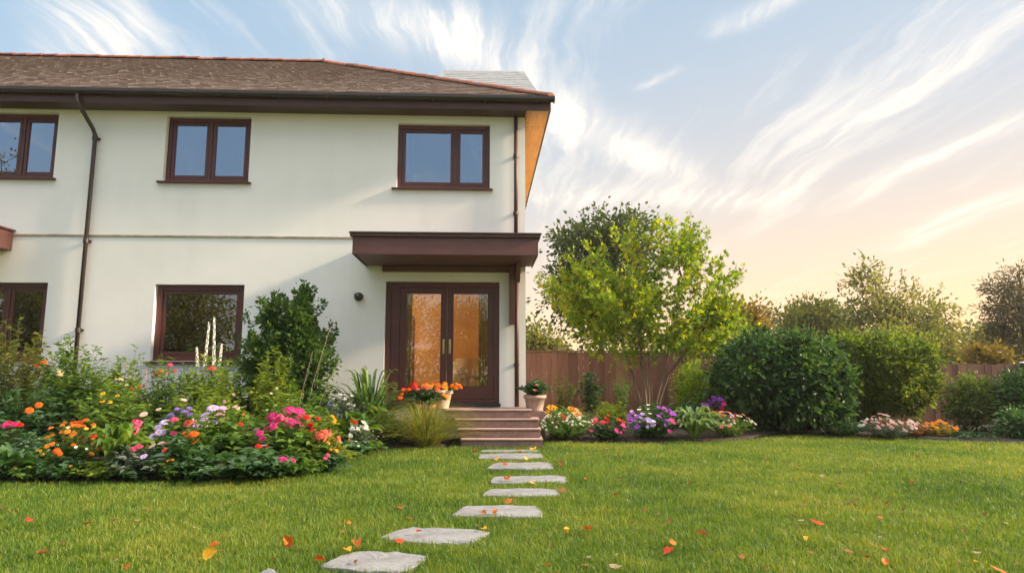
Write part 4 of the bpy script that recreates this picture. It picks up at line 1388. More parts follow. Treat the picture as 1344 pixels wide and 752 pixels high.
def blossom_mesh(kind, col, eyem=None):
    key = (kind, col)
    if key in BL: return BL[key]
    V, F, MI = [], [], []
    rng = random.Random(len(BL) + 5)
    if kind == 'daisy':
        ring(V, F, MI, 13, .12, 1.0, .42, 0, .12, .02, 0)
        ring(V, F, MI, 9, .12, .78, .40, .05, .2, .14, .2)
        eye(V, F, MI, .24, .12)
    elif kind == 'double':
        for i, (n, r1, z) in enumerate(((11, 1.0, 0), (10, .86, .14), (9, .66, .28), (7, .44, .40), (5, .24, .48))):
            ring(V, F, MI, n, .05, r1, r1 * .56, z, z + .14 * (1 - i * .1), z + .06 + i * .05, i * .37)
    elif kind == 'five':
        ring(V, F, MI, 5, .06, 1.0, .98, 0, .20, .16, .3)
        eye(V, F, MI, .16, .06)
    elif kind == 'lily':
        ring(V, F, MI, 6, .05, 1.0, .55, 0, .45, .30, 0, pointed=True)
        eye(V, F, MI, .14, .12, h=2.5)
    elif kind == 'truss':
        for q in range(20):
            u = math.acos(1 - rng.random() * 1.0); a = q * 2.4
            c = Vector((math.sin(u) * math.cos(a), math.sin(u) * math.sin(a), math.cos(u) * .75))
            v2, f2, m2 = [], [], []
            ring(v2, f2, m2, 5, .03, .34, .33, 0, .07, .05, a)
            eye(v2, f2, m2, .06, .03)
            rot = c.normalized().to_track_quat('Z', 'Y').to_matrix()
            o = len(V)
            V += [tuple(rot @ Vector(p) + c) for p in v2]; F += [tuple(i + o for i in f) for f in f2]; MI += m2
    elif kind == 'spike':          # unit height 1 in z, beaded florets
        for q in range(40):
            z = q / 40; a = q * 2.4
            rr = .07 * (1 - z * .7) + .012
            c = Vector((math.cos(a) * rr, math.sin(a) * rr, z))
            v2, f2, m2 = [], [], []
            ring(v2, f2, m2, 5, .008, .052, .05, 0, .016, .02, a)
            rot = Vector((math.cos(a), math.sin(a), .4)).normalized().to_track_quat('Z', 'Y').to_matrix()
            o = len(V)
            V += [tuple(rot @ Vector(p) + c) for p in v2]; F += [tuple(i + o for i in f) for f in f2]; MI += m2
    elif kind == 'tiny':
        for q in range(7):
            a = q * 2.4; rr = .75 * math.sqrt(q / 7)
            v2, f2, m2 = [], [], []
            ring(v2, f2, m2, 5, .04, .36, .32, 0, .06, .04, a)
            o = len(V)
            V += [(p[0] + rr * math.cos(a), p[1] + rr * math.sin(a), p[2] + rng.uniform(-.2, .25)) for p in v2]; F += [tuple(i + o for i in f) for f in f2]; MI += m2
    me = bpy.data.meshes.new('blossom')
    me.from_pydata(V, [], F)
    me.materials.append(PET[col]); me.materials.append(eyem or (M['eye'] if col not in ('yellow', 'orange', 'amber') else M['eye_dark']))
    me.polygons.foreach_set('material_index', MI)
    BL[key] = me
    return me

def put_blossom(parent, kind, col, p, axis, size, rng):
    o = link('blossom', blossom_mesh(kind, col), parent)
    q = Vector(axis).normalized().to_track_quat('Z', 'Y')
    o.rotation_mode = 'QUATERNION'
    o.rotation_quaternion = q
    s = size * rng.uniform(.75, 1.25)
    o.location = p
    o.scale = (s, s, s)
    return o

def herb(name, label, cat, px0, px1, pytop, y, mat, seed, flowers=(), stems=46, per=9, ln=.09, wd=.045, depth=None, tm='oval', stem_mat='stem', z0=.03,
         tmu=.45, tsd=.2, up=.6, group=None, shell=.3, base_r=.3, root=None, flat=0.0, droop=.2, stem_r=.0032, parent_z=None, minz=.12):
    """a leafy flowering plant: stems fanning out from the root, leaves along them, flower heads at their tips"""
    rng = NPR(seed)
    cx = X((px0 + px1) / 2, y); w = X(px1, y) - X(px0, y); top = Z(pytop, y)
    h = top - z0
    d_ = depth or w
    if root is None:
        root = empty(name, (cx, y, z0)); tag(root, label, cat, group)
    rho = np.sqrt(rng.uniform(0, 1, stems)); an = rng.uniform(0, 6.283, stems)
    f = lumps(rng, 6)
    u0 = np.stack([rho * np.cos(an), rho * np.sin(an), np.sqrt(np.maximum(0, 1 - rho ** 2))], 1)
    lump = 1 + .2 * f(u0)
    r = rng.uniform(.05, 1, stems) ** shell
    ztop = (1 - .55 * rho ** 2.4) * lump
    tips = np.stack([u0[:, 0] * w / 2 * lump, u0[:, 1] * d_ / 2 * lump, h * (minz + (1 - minz) * ztop * r)], 1)
    u = nrmz(u0 + [0, 0, .25])
    base = tips * [base_r, base_r, 0] * rng.uniform(.5, 1, (stems, 1)); base[:, 2] = 0
    ctrl = base * .5 + tips * .5; ctrl[:, 2] = tips[:, 2] * .72; ctrl[:, :2] = base[:, :2] * .6 + tips[:, :2] * .4
    mb = MB()
    P, D, N, S, T = [], [], [], [], []
    per = int(per * 1.45)
    for k in range(stems):
        q = [base[k] * (1 - t) ** 2 + ctrl[k] * 2 * t * (1 - t) + tips[k] * t * t for t in (0, .33, .66, 1)]
        mb.tube(q, [stem_r, stem_r * .9, stem_r * .75, stem_r * .5], 4, caps=False)
        t = rng.uniform(.18, 1.0, per)[:, None]
        pos = base[k] * (1 - t) ** 2 + ctrl[k] * 2 * t * (1 - t) + tips[k] * t * t
        a = rng.uniform(0, 6.283, per)
        o = np.stack([np.cos(a), np.sin(a), rng.uniform(-.1, .6, per)], 1)
        P.append(pos); D.append(o + nrmz(u[k]) * .35 + [0, 0, -droop]); N.append(rng.normal(size=(per, 3)) * .35 + [0, 0, up] + u[k] * .4)
        sc = np.clip(1 + rng.normal(size=per) * .25, .5, 1.6) * (1.1 - .35 * t[:, 0])
        S.append(sc); T.append(tmu + rng.normal() * tsd * .6 + rng.normal(size=per) * tsd * .7)
    mb.build('stems', M[stem_mat], root, smooth=True)
    P = np.concatenate(P); D = np.concatenate(D); N = np.concatenate(N); S = np.concatenate(S); T = np.concatenate(T)
    leaf_obj('foliage', P, D, N, ln * S, wd * S, tm, T, mat, root)
    order = [k for k in np.argsort(-(r + .4 * u[:, 2] - .35 * u[:, 1] + rng.uniform(0, .35, stems)))]
    used = 0; taken = set()
    for (kind, col, n, size) in flowers:
        free = [q for q in order if q not in taken] or order
        head = free[: max(4, len(free) // 2)]
        centres = [tips[head[rng.integers(len(head))]] for _ in range(1 + n // 7)]
        near = sorted(free[: max(n + 3, int(len(free) * .7))], key=lambda q: min(np.linalg.norm(tips[q] - c_) for c_ in centres) + rng.uniform(0, w * .12))
        for i_ in range(n):
            k = near[i_ % len(near)]
            taken.add(k)
            jit = rng.normal(size=3) * (.012 if used < len(order) else .04)
            used += 1
            p = tips[k] + nrmz(u[k]) * size * .4 + jit + [0, 0, size * .35]
            ax = nrmz(u[k]) * .8 + np.array([.15, -.55, .75]) + rng.normal(size=3) * .28
            if kind == 'spike':
                ax = np.array([rng.normal() * .06, rng.normal() * .06, 1]); p = tips[k] - [0, 0, size * .45]
            put_blossom(root, kind, col, p, ax, size, rng)
    return root

def strap_plant(name, label, cat, px0, px1, pytop, y, mat, seed, n=60, wd=.035, arch=.5, z0=.03, seg=6, group=None, spread=.10, lrange=(.7, 1.1), tmu=.45, tsd=.22, fold=.25, wave=0.0, shape='strap', elev=(35, 85)):
    """leaves that all rise from one crown and arch over"""
    rng = NPR(seed)
    cx = X((px0 + px1) / 2, y); w = X(px1, y) - X(px0, y); h = Z(pytop, y) - z0
    root = empty(name, (cx, y, z0)); tag(root, label, cat, group)
    V, F, T = [], [], []
    for k in range(n):
        az = rng.uniform(0, 6.283); el = R(rng.uniform(*elev))
        b = np.array([math.cos(az), math.sin(az), 0]) * rng.uniform(0, spread)
        ln = rng.uniform(*lrange)
        reach = w / 2 * math.cos(el) * 1.2 + .03; rise = h * (.25 + .75 * math.sin(el)) * (1.0 + arch * .35)
        hd = np.array([math.cos(az), math.sin(az), 0])
        sd = np.array([-math.sin(az), math.cos(az), 0])
        tw = rng.normal() * .3
        o = len(V)
        tint = float(np.clip(rng.normal(tmu, tsd), 0, 1))
        for i in range(seg + 1):
            t = i / seg
            p = b + hd * reach * ln * (t ** 1.15) + np.array([0, 0, max(rise * ln * (t * (1 + arch) - arch * 1.55 * t ** 2.2), -.01)])
            if shape == 'strap': ww = wd * (min(1, .5 + t * 2)) * (1 - t ** 2.5)
            elif shape == 'grass': ww = wd * (1 - t * .92)
            else: ww = wd * max(.10, math.sin(math.pi * min(1, max(0, (t - .22) / .78)) ** .8)) * (1 if t < .999 else .1)
            s2 = sd * math.cos(tw * t) + np.array([0, 0, math.sin(tw * t)])
            ww = max(ww, .0008)
            lift = np.array([0, 0, ww * fold]) + np.array([0, 0, math.sin(t * 9 + k) * wave * ww])
            V += [p - s2 * ww / 2 + lift, p, p + s2 * ww / 2 + lift]
            T += [tint - .12, tint + .1, tint - .12]
            if i:
                q = o + (i - 1) * 3
                F += [(q, q + 1, q + 4, q + 3), (q + 1, q + 2, q + 5, q + 4)]
    me = np_mesh('foliage', np.array(V), [np.array(F)], mat, np.clip(T, 0, 1), smooth=True)
    link('foliage', me, root)
    return root

FP = 'flowering plant'
GB = 'plants of the left flower bed'
# ---- left bed, back to front
herb('fern', 'tall olive fern like plant at the left edge topped with orange flowers', FP, -60, 78, 414, 10.0, L['olive'], 101, [('double', 'orange', 3, .05), ('double', 'red', 2, .045)], 170, 22, .11, .042, tm='rhomb', shell=.6, group=GB)
herb('feathery_plant', 'feathery green plant below the left drainpipe', FP, 50, 152, 436, 9.7, L['bed'], 102, [('tiny', 'cream', 5, .035)], 170, 22, .11, .04, tm='rhomb', tmu=.6, shell=.6, group=GB)
herb('feathery_plant', 'yellowish feathery plant just right of the left drainpipe', FP, 116, 208, 456, 9.5, L['bed_lime'], 103, [('tiny', 'cream', 6, .035), ('tiny', 'yellow', 3, .035)], 150, 20, .10, .036, tm='rhomb', tmu=.35, shell=.6, group=GB)
herb('pink_spire_plant', 'thin stemmed plant with pink flower heads below the ground floor window', FP, 178, 256, 468, 10.2, L['bed'], 104, [('truss', 'coral', 2, .07), ('truss', 'pink', 2, .045), ('spike', 'blush', 2, .18)], 34, 12, .09, .04, group=GB, shell=.3)
herb('white_spire_plant', 'plant with two tall pale beaded flower spikes before the ground floor window', FP, 256, 292, 462, 10.1, L['bed'], 105, [], 20, 9, .08, .035, group=GB)
ws = bpy.data.objects['white_spire_plant']
for dx, hh, ln_ in ((-.06, .76, -.04), (.06, .86, .04), (-.15, .34, -.12), (.13, .40, .12)):
    o = link('flower_spike', blossom_mesh('spike', 'white'), ws); o.location = (dx, -.02 + dx * .4, Z(462, 10.1) - .26); o.scale = (.23, .23, hh * .9); o.rotation_euler = (ln_ * .5, ln_, hh * 5)
herb('golden_shrub', 'lime gold plant with upright shoots before the dark evergreen', FP, 322, 398, 452, 9.9, L['bed_lime'], 106, [], 90, 24, .085, .034, tm='rhomb', tmu=.6, shell=.5, group=GB)
herb('golden_shrub', 'low gold leaved plant under the ground floor window', FP, 230, 324, 452, 9.6, L['bed_lime'], 107, [('double', 'coral', 2, .05), ('tiny', 'blush', 3, .035)], 110, 20, .10, .045, tm='rhomb', tmu=.35, shell=.6, group=GB)
herb('bushy_plant', 'green leafy plant under the ground floor window right of the pale spikes', FP, 262, 352, 446, 10.4, L['bed'], 132, [], 110, 16, .10, .045, group=GB, shell=.6, tmu=.4)
herb('bushy_plant', 'leafy green plant below the ground floor window left of the pale spikes', FP, 184, 270, 462, 9.9, L['bed'], 133, [('tiny', 'blush', 4, .035)], 110, 16, .09, .04, group=GB, shell=.6, tmu=.55)
# pale seeding stems by the evergreen
sp_ = empty('seeding_stems', (X(408, 9.9), 9.9, .03)); tag(sp_, 'pale arching seed stems leaning right beside the dark evergreen', 'plant', GB)
mb = MB(); rng = NPR(9)
for k, (a, b, c) in enumerate([(0, 398, 500), (0, 0, 0)][:1]): pass
for (x0, y0_, x1, y1_) in ((396, 520, 432, 430), (388, 515, 410, 462), (405, 525, 444, 478)):
    o0 = Vector((X(x0, 9.9) - sp_.location.x, 0, 0)); o1 = Vector((X(x1, 9.9) - sp_.location.x, -.05, Z(y1_, 9.9) - .03))
    mid = o0.lerp(o1, .5) + Vector((-.03, 0, .06))
    mb.tube([o0, mid, o1], [.003, .0025, .002], 5)
    for q in range(26):
        t = .45 + .55 * q / 26
        p = o0.lerp(o1, t) + Vector((rng.normal() * .012 - .02 * (1 - t), rng.normal() * .012, .02))
        mb.lathe([(.0, -.007), (.006, 0), (0, .007)], 5, tuple(p))
mb.build('stems', simple_mat("pale_seed_stem", (.42, .36, .27), .8, .2, 20, 0), sp_)
herb('bushy_plant', 'dark leafy filler plant in the middle of the left bed near its left end', FP, -30, 110, 498, 8.9, L['bed_dark'], 108, [('double', 'orange', 2, .045), ('daisy', 'amber', 2, .04)], 130, 16, .11, .055, shell=.6, group=GB)
herb('bushy_plant', 'green meadow plant with cream and yellow dots mid left bed', FP, 95, 205, 492, 8.8, L['bed'], 109, [('tiny', 'cream', 7, .035), ('daisy', 'yellow', 4, .03), ('double', 'orange', 2, .045)], 140, 16, .10, .042, tmu=.6, shell=.6, group=GB)
herb('bushy_plant', 'lime leaved filler plant behind the orange and lilac flowers', FP, 200, 330, 500, 8.8, L['bed_lime'], 110, [('double', 'coral', 2, .04), ('daisy', 'amber', 2, .035)], 140, 15, .11, .05, tmu=.4, shell=.6, group=GB)
herb('bushy_plant', 'green filler plant at the foot of the dark evergreen', FP, 318, 448, 500, 9.0, L['bed'], 111, [('tiny', 'cream', 5, .03), ('daisy', 'amber', 2, .03)], 140, 15, .11, .045, tmu=.5, shell=.6, group=GB)
strap_plant('iris_clump', 'tall clump of sword shaped leaves against the wall by the door', 'plant', 424, 546, 470, 10.5, L['hosta'], 112, 150, .07, .55, group=GB, elev=(20, 88), lrange=(.6, 1.1), tmu=.5)
strap_plant('broad_leaf_plant', 'big glossy leaved plant below the sword leaf clump', 'plant', 425, 515, 528, 9.9, L['bed'], 113, 54, .17, .75, group=GB, shape='leaf', elev=(15, 75), lrange=(.7, 1.1), tmu=.5)
herb('bushy_plant', 'grey green plant with blue and white specks right of the evergreen', FP, 420, 500, 515, 10.0, L['bed_grey'], 114, [('tiny', 'white', 9, .035), ('tiny', 'blue', 5, .035)], 110, 15, .08, .03, tm='rhomb', group=GB)
herb('fern', 'thin yellow green fronds rising against the brown door frame', FP, 478, 548, 486, 10.9, L['bed_lime'], 127, [], 40, 18, .06, .02, tm='rhomb', tmu=.5, group=GB)
strap_plant('ornamental_grass', 'mound of arching golden grass beside the steps', 'grass clump', 492, 628, 520, 10.3, L['tan_grass'], 115, 1500, .008, .7, group=GB, shape='grass', elev=(5, 85), spread=.2, lrange=(.6, 1.12), tmu=.5, tsd=.28)
herb('bushy_plant', 'low green plant between golden grass and broad leaved plant', FP, 485, 545, 540, 10.2, L['bed'], 116, [], 40, 14, .08, .025, group=GB)
# front row
ER = random.Random(12)
for k, (px, yy) in enumerate([(20, 7.12), (62, 7.1), (104, 7.1), (146, 7.1), (190, 7.1), (234, 7.1), (276, 7.12), (318, 7.16), (360, 7.22), (398, 7.4), (426, 7.7), (440, 8.2), (458, 8.8), (478, 9.3)]):
    herb('edging_plant', 'low leafy edging plant spilling over the front of the left flower bed', FP, px - 34, px + 34, 600 - (k > 8) * (k - 8) * 5, yy, L[('bed_dark', 'bed', 'bed_dark', 'bed_lime')[k % 4]], 500 + k,
         [[('five', 'white', 5, .018)], [('five', 'amber', 4, .02)], [('double', 'pink', 2, .025)], []][k % 4], stems=46, per=11, ln=(.11, .085)[k % 2], wd=(.05, .036)[k % 2], group='edging plants of the left flower bed', base_r=.15, droop=.35, minz=.04)
herb('lilac_aster', 'front plant crowded with lilac white and violet daisies', FP, 182, 282, 528, 8.0, L['bed'], 117, [('daisy', 'lilac', 12, .052), ('daisy', 'violet', 9, .048), ('truss', 'lilac', 3, .05), ('daisy', 'blush', 5, .05), ('daisy', 'white', 4, .045), ('double', 'pink', 6, .045), ('truss', 'pink', 2, .055)], 90, 14, .12, .055, group=GB, shell=.6)
herb('zinnia', 'front plant with orange red and lilac zinnias in the bed centre', FP, 238, 352, 536, 7.75, L['bed'], 118, [('double', 'orange', 5, .05), ('daisy', 'lilac', 5, .062), ('double', 'coral', 5, .045), ('truss', 'blush', 3, .05), ('double', 'red', 5, .042), ('daisy', 'white', 3, .04), ('truss', 'coral', 2, .05)], 100, 14, .13, .06, tmu=.5, group=GB, shell=.6)
herb('phlox', 'front plant with big hot pink flower heads near the bed corner', FP, 330, 440, 548, 7.7, L['bed'], 119, [('truss', 'magenta', 5, .068), ('truss', 'pink', 5, .07), ('double', 'red', 5, .05), ('double', 'blush', 3, .045), ('truss', 'coral', 3, .06), ('double', 'magenta', 3, .045)], 100, 14, .12, .05, tmu=.55, group=GB, shell=.6)
herb('yellow_leaf_plant', 'yellowing leafy plant at the bed corner with one pink rose', FP, 395, 462, 566, 7.9, L['bed_gold'], 120, [('double', 'pink', 1, .05), ('double', 'yellow', 3, .03), ('double', 'coral', 1, .035)], 60, 12, .085, .038, tmu=.4, group=GB)
herb('bushy_plant', 'low dark leaved front plant below the hot pink heads', FP, 275, 400, 588, 7.12, L['bed_dark'], 121, [('double', 'magenta', 2, .045), ('daisy', 'lilac', 2, .05), ('double', 'red', 2, .04)], 70, 12, .125, .06, tmu=.55, group=GB)
herb('bushy_plant', 'low grey green front plant below the lilac daisies', FP, 148, 238, 580, 7.1, L['bed_grey'], 122, [('double', 'pink', 2, .04), ('daisy', 'blue', 2, .03)], 60, 12, .09, .03, group=GB)
herb('bushy_plant', 'low dark plant with pink and white blooms in the front centre', FP, 205, 290, 570, 7.15, L['bed_dark'], 123, [('daisy', 'blush', 3, .04), ('daisy', 'lilac', 1, .05), ('double', 'coral', 2, .03)], 60, 11, .11, .05, group=GB)
strap_plant('broad_leaf_plant', 'front plant with large pale green heart leaves left of the lilac daisies', 'plant', 122, 206, 546, 7.3, L['bed'], 124, 60, .13, .75, group=GB, shape='leaf', elev=(20, 85), lrange=(.7, 1.1), tmu=.62)
herb('marigold', 'upright plant full of small orange and yellow marigolds at bed left', FP, 66, 142, 554, 7.25, L['bed'], 125, [('double', 'amber', 18, .030), ('double', 'orange', 18, .032), ('five', 'yellow', 18, .02), ('double', 'red', 6, .04), ('five', 'white', 12, .016)], 74, 10, .06, .028, group=GB)
strap_plant('broad_leaf_plant', 'broad dark leaved plant in the bottom left corner of the bed', 'plant', -10, 76, 586, 7.15, L['bed_dark'], 126, 46, .12, .7, group=GB, shape='leaf', elev=(10, 75), lrange=(.7, 1.15), tmu=.7)
herb('dahlia', 'plant with red and violet blooms at the far left of the bed front', FP, -36, 74, 556, 7.8, L['bed_dark'], 128, [('double', 'red', 3, .06), ('double', 'magenta', 2, .05), ('daisy', 'purple', 3, .045), ('double', 'amber', 5, .035)], 70, 12, .10, .045, group=GB)
herb('bushy_plant', 'loose white flowered plant trailing at the right end of the left bed', FP, 440, 500, 556, 9.3, L['bed_grey'], 129, [('tiny', 'white', 12, .045), ('double', 'peach', 2, .04), ('double', 'red', 2, .05)], 50, 12, .06, .025, group=GB)
herb('bushy_plant', 'small yellow leaved plant between white flowers and hot pink heads', FP, 398, 452, 540, 8.7, L['bed_lime'], 130, [('double', 'yellow', 4, .035)], 50, 13, .075, .035, tmu=.5, group=GB)
herb('bushy_plant', 'low dark green filler at the left bed edge under the marigolds', FP, 60, 150, 600, 7.15, L['bed_dark'], 131, [('five', 'amber', 5, .02)], 50, 12, .10, .05, tmu=.6, group=GB)

# a little more of the same bed beyond the left picture edge
herb('bushy_plant', 'leafy green plant of the bed cut by the left picture edge', FP, -170, -30, 500, 8.2, L['bed'], 134, [('double', 'orange', 5, .05), ('daisy', 'lilac', 5, .05)], 120, 14, .11, .05, group=GB, shell=.6)
herb('bushy_plant', 'tall dark plant beyond the left picture edge under the lower window', FP, -190, -50, 450, 9.8, L['bed_dark'], 135, [('tiny', 'cream', 5, .04)], 130, 16, .11, .05, group=GB, shell=.6)
herb('bushy_plant', 'low bright plant beyond the left end of the bed front', FP, -180, -30, 575, 7.3, L['bed'], 136, [('double', 'amber', 6, .04), ('daisy', 'blush', 4, .045)], 110, 13, .10, .045, group=GB, shell=.6)
# ---- right bed
GR = 'plants of the right flower bed'
herb('white_flower_bush', 'dense bush of tiny white flowers beside the steps', FP, 700, 784, 541, 11.1, L['bed'], 140, [('tiny', 'white', 70, .022)], 170, 14, .05, .02, tm='rhomb', tmu=.5, group=GR, z0=.04)
herb('lily', 'yellow and orange lilies rising behind the white flowered bush', FP, 703, 780, 534, 11.75, L['bed'], 141, [('lily', 'amber', 6, .075), ('lily', 'yellow', 5, .065), ('lily', 'peach', 2, .06), ('double', 'red', 2, .06)], 90, 12, .15, .028, group=GR, z0=.04)
herb('lime_shrub', 'small bright green shrub behind the red blooms', 'shrub', 776, 828, 524, 12.0, L['bed_lime'], 142, [], 110, 18, .08, .024, tm='rhomb', tmu=.75, group=GR, z0=.04)
herb('red_impatiens', 'low clump of red magenta and orange blooms in the right bed', FP, 770, 826, 547, 11.05, L['bed_dark'], 143, [('five', 'red', 14, .04), ('five', 'magenta', 12, .038), ('five', 'orange', 6, .038), ('five', 'pink', 6, .034)], 110, 11, .065, .034, shell=.6, group=GR, z0=.04)
herb('petunia', 'rounded mound of purple and white petunias in the right bed', FP, 812, 890, 533, 11.2, L['bed_dark'], 144, [('five', 'purple', 30, .042), ('five', 'lilac', 16, .04), ('five', 'white', 8, .034), ('five', 'magenta', 6, .04)], 150, 11, .065, .034, shell=.6, group=GR, z0=.04)
strap_plant('hosta', 'pale edged hosta with drooping leaves in the right bed', 'plant', 870, 948, 529, 11.2, L['hosta'], 145, 84, .10, .8, z0=.04, group=GR, shape='leaf', elev=(15, 80), lrange=(.75, 1.1), tmu=.72, tsd=.2)
herb('white_flower_bush', 'low clump of coral and white flowers at the right end of the bed', FP, 920, 990, 541, 11.45, L['bed'], 146, [('tiny', 'white', 26, .024), ('five', 'coral', 10, .045), ('five', 'pink', 6, .045), ('five', 'peach', 8, .042)], 80, 12, .05, .022, tmu=.6, group=GR, z0=.04)
herb('purple_aster', 'tall purple flower heads in front of the dark round hedge', FP, 918, 966, 521, 11.95, L['bed_dark'], 147, [('double', 'purple', 16, .05), ('double', 'magenta', 7, .045), ('double', 'coral', 4, .045)], 40, 9, .07, .03, group=GR, z0=.04)
herb('climbing_plant', 'sparse reddish climber on the fence nearest the white house corner', 'plant', 722, 756, 482, 16.6, L['shrub'], 148, [], 26, 14, .09, .04, stem_mat='stem_red', tmu=.6, group=GR, minz=.35)
herb('climbing_plant', 'dark leafy climber on the fence behind the lilies', 'plant', 756, 794, 480, 16.2, L['bed_dark'], 149, [], 34, 14, .12, .07, tmu=.7, group=GR, minz=.3)
herb('climbing_plant', 'thin climber on the fence just left of the lime tree', 'plant', 800, 830, 482, 16.6, L['bed'], 150, [], 20, 12, .10, .05, group=GR, minz=.3)
bush('spindly_shrub', 'open yellow green shrub under the lime tree beside the round hedge', 'shrub', 886, 928, 474, 13.6, .7, L['maple'], M['pale_bark'], 151, 60, 26, .08, .04, .12, 2.0, tmu=.4, bottom=.35, group=GR)
herb('green_filler', 'low leafy plant behind the purple petunias', 'plant', 826, 880, 524, 13.2, L['shrub'], 152, [], 50, 14, .09, .04, group=GR, z0=.04)
herb('green_filler', 'dark low plant between hosta and purple heads', 'plant', 872, 930, 520, 13.0, L['bed_dark'], 153, [], 60, 14, .09, .045, group=GR, z0=.04)
# far right border
herb('grey_border_plant', 'grey green clump with pale pink flowers at the hedge foot', FP, 1124, 1194, 545, 11.4, L['bed_grey'], 154, [('tiny', 'blush', 30, .04), ('tiny', 'white', 14, .035), ('tiny', 'coral', 8, .035)], 110, 14, .055, .016, tm='rhomb', z0=.02)
herb('rust_border_plant', 'rusty flowered clump between grey and golden clumps', FP, 1176, 1212, 553, 11.5, L['rust'], 155, [('tiny', 'blush', 8, .035), ('tiny', 'peach', 10, .035)], 60, 14, .05, .02, tm='rhomb', z0=.02)
herb('golden_border_plant', 'golden yellow clump at the far end of the border', FP, 1200, 1247, 553, 11.5, L['bed_gold'], 156, [('tiny', 'amber', 22, .038), ('tiny', 'yellow', 14, .035)], 80, 14, .05, .022, tm='rhomb', tmu=.6, z0=.02)
herb('green_filler', 'dark low plant in deep shade under the clipped hedge', 'plant', 1075, 1135, 548, 11.9, L['bed_dark'], 157, [], 50, 12, .08, .04, z0=.02)
herb('green_filler', 'low plant at the foot of the loose shrub by the fence', 'plant', 1225, 1300, 565, 11.4, L['bed_dark'], 158, [], 60, 12, .07, .03, z0=.02)

# ---- pots
def pot(label, px, ybase, wpx_top, hpx, y, zb, mat, leafm, seed, fl, spreadpx, topx, **kw):
    mp = y * .99 / FPX
    r1 = wpx_top * mp / 2; h = hpx * mp
    root = empty('potted_plant', (X(px, y, zb), y, zb)); tag(root, label, 'potted plant')
    mb = MB()
    mb.lathe([(.001, 0), (r1 * .68, 0), (r1 * .70, .01), (r1 * .92, h * .78), (r1 * 1.02, h * .79), (r1 * 1.04, h * .98), (r1, h), (r1 * .92, h), (r1 * .86, h * .9)], 26)
    mb.build('pot', mat, root, smooth=True)
    mb = MB(); mb.lathe([(r1 * .88, 0), (.001, .012)], 20, (0, 0, h * .9)); mb.build('soil', M['soil'], root)
    sub = empty('plant', (0, 0, h * .9)); sub.parent = root
    herb('', '', '', px - spreadpx, px + spreadpx, topx, y, leafm, seed, fl, root=sub, z0=zb + h * .9, base_r=.12, minz=.06, **kw)
    # flatten: hang the plant's pieces straight under the pot
    for c in list(sub.children):
        c.parent = root; c.location = Vector(c.location) + Vector((0, 0, h * .9))
    bpy.data.objects.remove(sub)
pot('terracotta pot of red geraniums at the left of the door landing', 556, 530, 30, 26, 10.9, .30, M['terracotta'], L['bed_dark'], 160, [('truss', 'red', 5, .055), ('double', 'coral', 6, .045), ('double', 'orange', 5, .042), ('double', 'amber', 4, .04)], 34, 508, stems=46, per=9, ln=.075, wd=.05)
pot('cream pot of orange and yellow blooms on the door landing', 576, 530, 36, 24, 11.2, .55, M['cream_pot'], L['bed'], 161, [('double', 'orange', 10, .045), ('double', 'amber', 12, .042), ('double', 'yellow', 6, .04), ('double', 'coral', 5, .04)], 30, 506, stems=50, per=9, ln=.065, wd=.04)
pot('pinkish pot with dark leafy plant beside the drainpipe right of the steps', 702, 535, 29, 20, 11.45, .50, M['pink_pot'], L['bed_dark'], 162, [('five', 'coral', 5, .018)], 26, 497, stems=100, per=12, ln=.06, wd=.036)
# low plinths that carry the pots standing off the steps
mb = MB(); mb.box(-.2, .2, -.18, .18, -.02, .298); o = mb.build('pot_plinth', M['step'], None, .012, loc=(X(556, 10.9, .3), 10.9, 0)); tag(o, 'low concrete plinth under the terracotta pot', 'plinth')
mb = MB(); mb.box(-.19, .17, -.18, .18, -.02, .498); o = mb.build('pot_plinth', M['step'], None, .012, loc=(X(702, 11.45, .5), 11.45, 0)); tag(o, 'low concrete plinth under the pinkish pot', 'plinth')

# ------------------------------------------------------------------ fallen leaves
FLM = {}
for nm, cols in dict(orange=[(.35, .08, .015), (.50, .14, .02), (.60, .24, .03)], red=[(.30, .025, .012), (.45, .05, .015), (.55, .12, .02)], yellow=[(.62, .36, .03), (.75, .45, .04), (.70, .28, .03)], brown=[(.16, .06, .025), (.26, .10, .035), (.35, .17, .06)], pale=[(.27, .21, .13), (.34, .26, .15), (.27, .18, .09)]).items():
    FLM[nm] = leaf_mat(nm + "_fallen_leaf", cols, .3, .6, .2, tmul=(1.15, 1, .8))
def fallen_mesh(seed, col):
    rng = random.Random(seed)
    n = 8
    V, F, T = [], [], []
    curl = rng.uniform(.3, .9) * rng.choice((-1, 1)); bend = rng.uniform(-.2, .9)
    for i in range(n + 1):
        t = i / n
        w = (math.sin(math.pi * t ** .8) ** .8 if 0 < t < 1 else .02) * .34 * (1 + .22 * math.sin(i * 2.6 + seed))
        for j, sgn in enumerate((-1, -.5, 0, .5, 1)):
            z = abs(sgn) ** 1.6 * w * curl * 1.4 + bend * .35 * (t - .3) ** 2
            V.append((t - .5, sgn * w, max(z, -.05) + .02))
            T.append(min(1, max(0, .5 + rng.uniform(-.3, .3) + (.25 if sgn == 0 else 0) - .3 * t)))
        if i:
            o = (i - 1) * 5
            for j in range(4): F.append((o + j, o + j + 1, o + j + 6, o + j + 5))
    V += [(-.5, -.012, .02), (-.72, -.01, .06), (-.72, .01, .06), (-.5, .012, .02)]; T += [.2] * 4
    o = (n + 1) * 5; F.append((o, o + 1, o + 2, o + 3))
    return np_mesh('fallen_leaf', np.array(V), [np.array(F)], FLM[col], np.array(T), smooth=True)
FV = {c: [fallen_mesh(s * 7 + i, c) for s in range(4)] for i, c in enumerate(FLM)}
LR = random.Random(4)
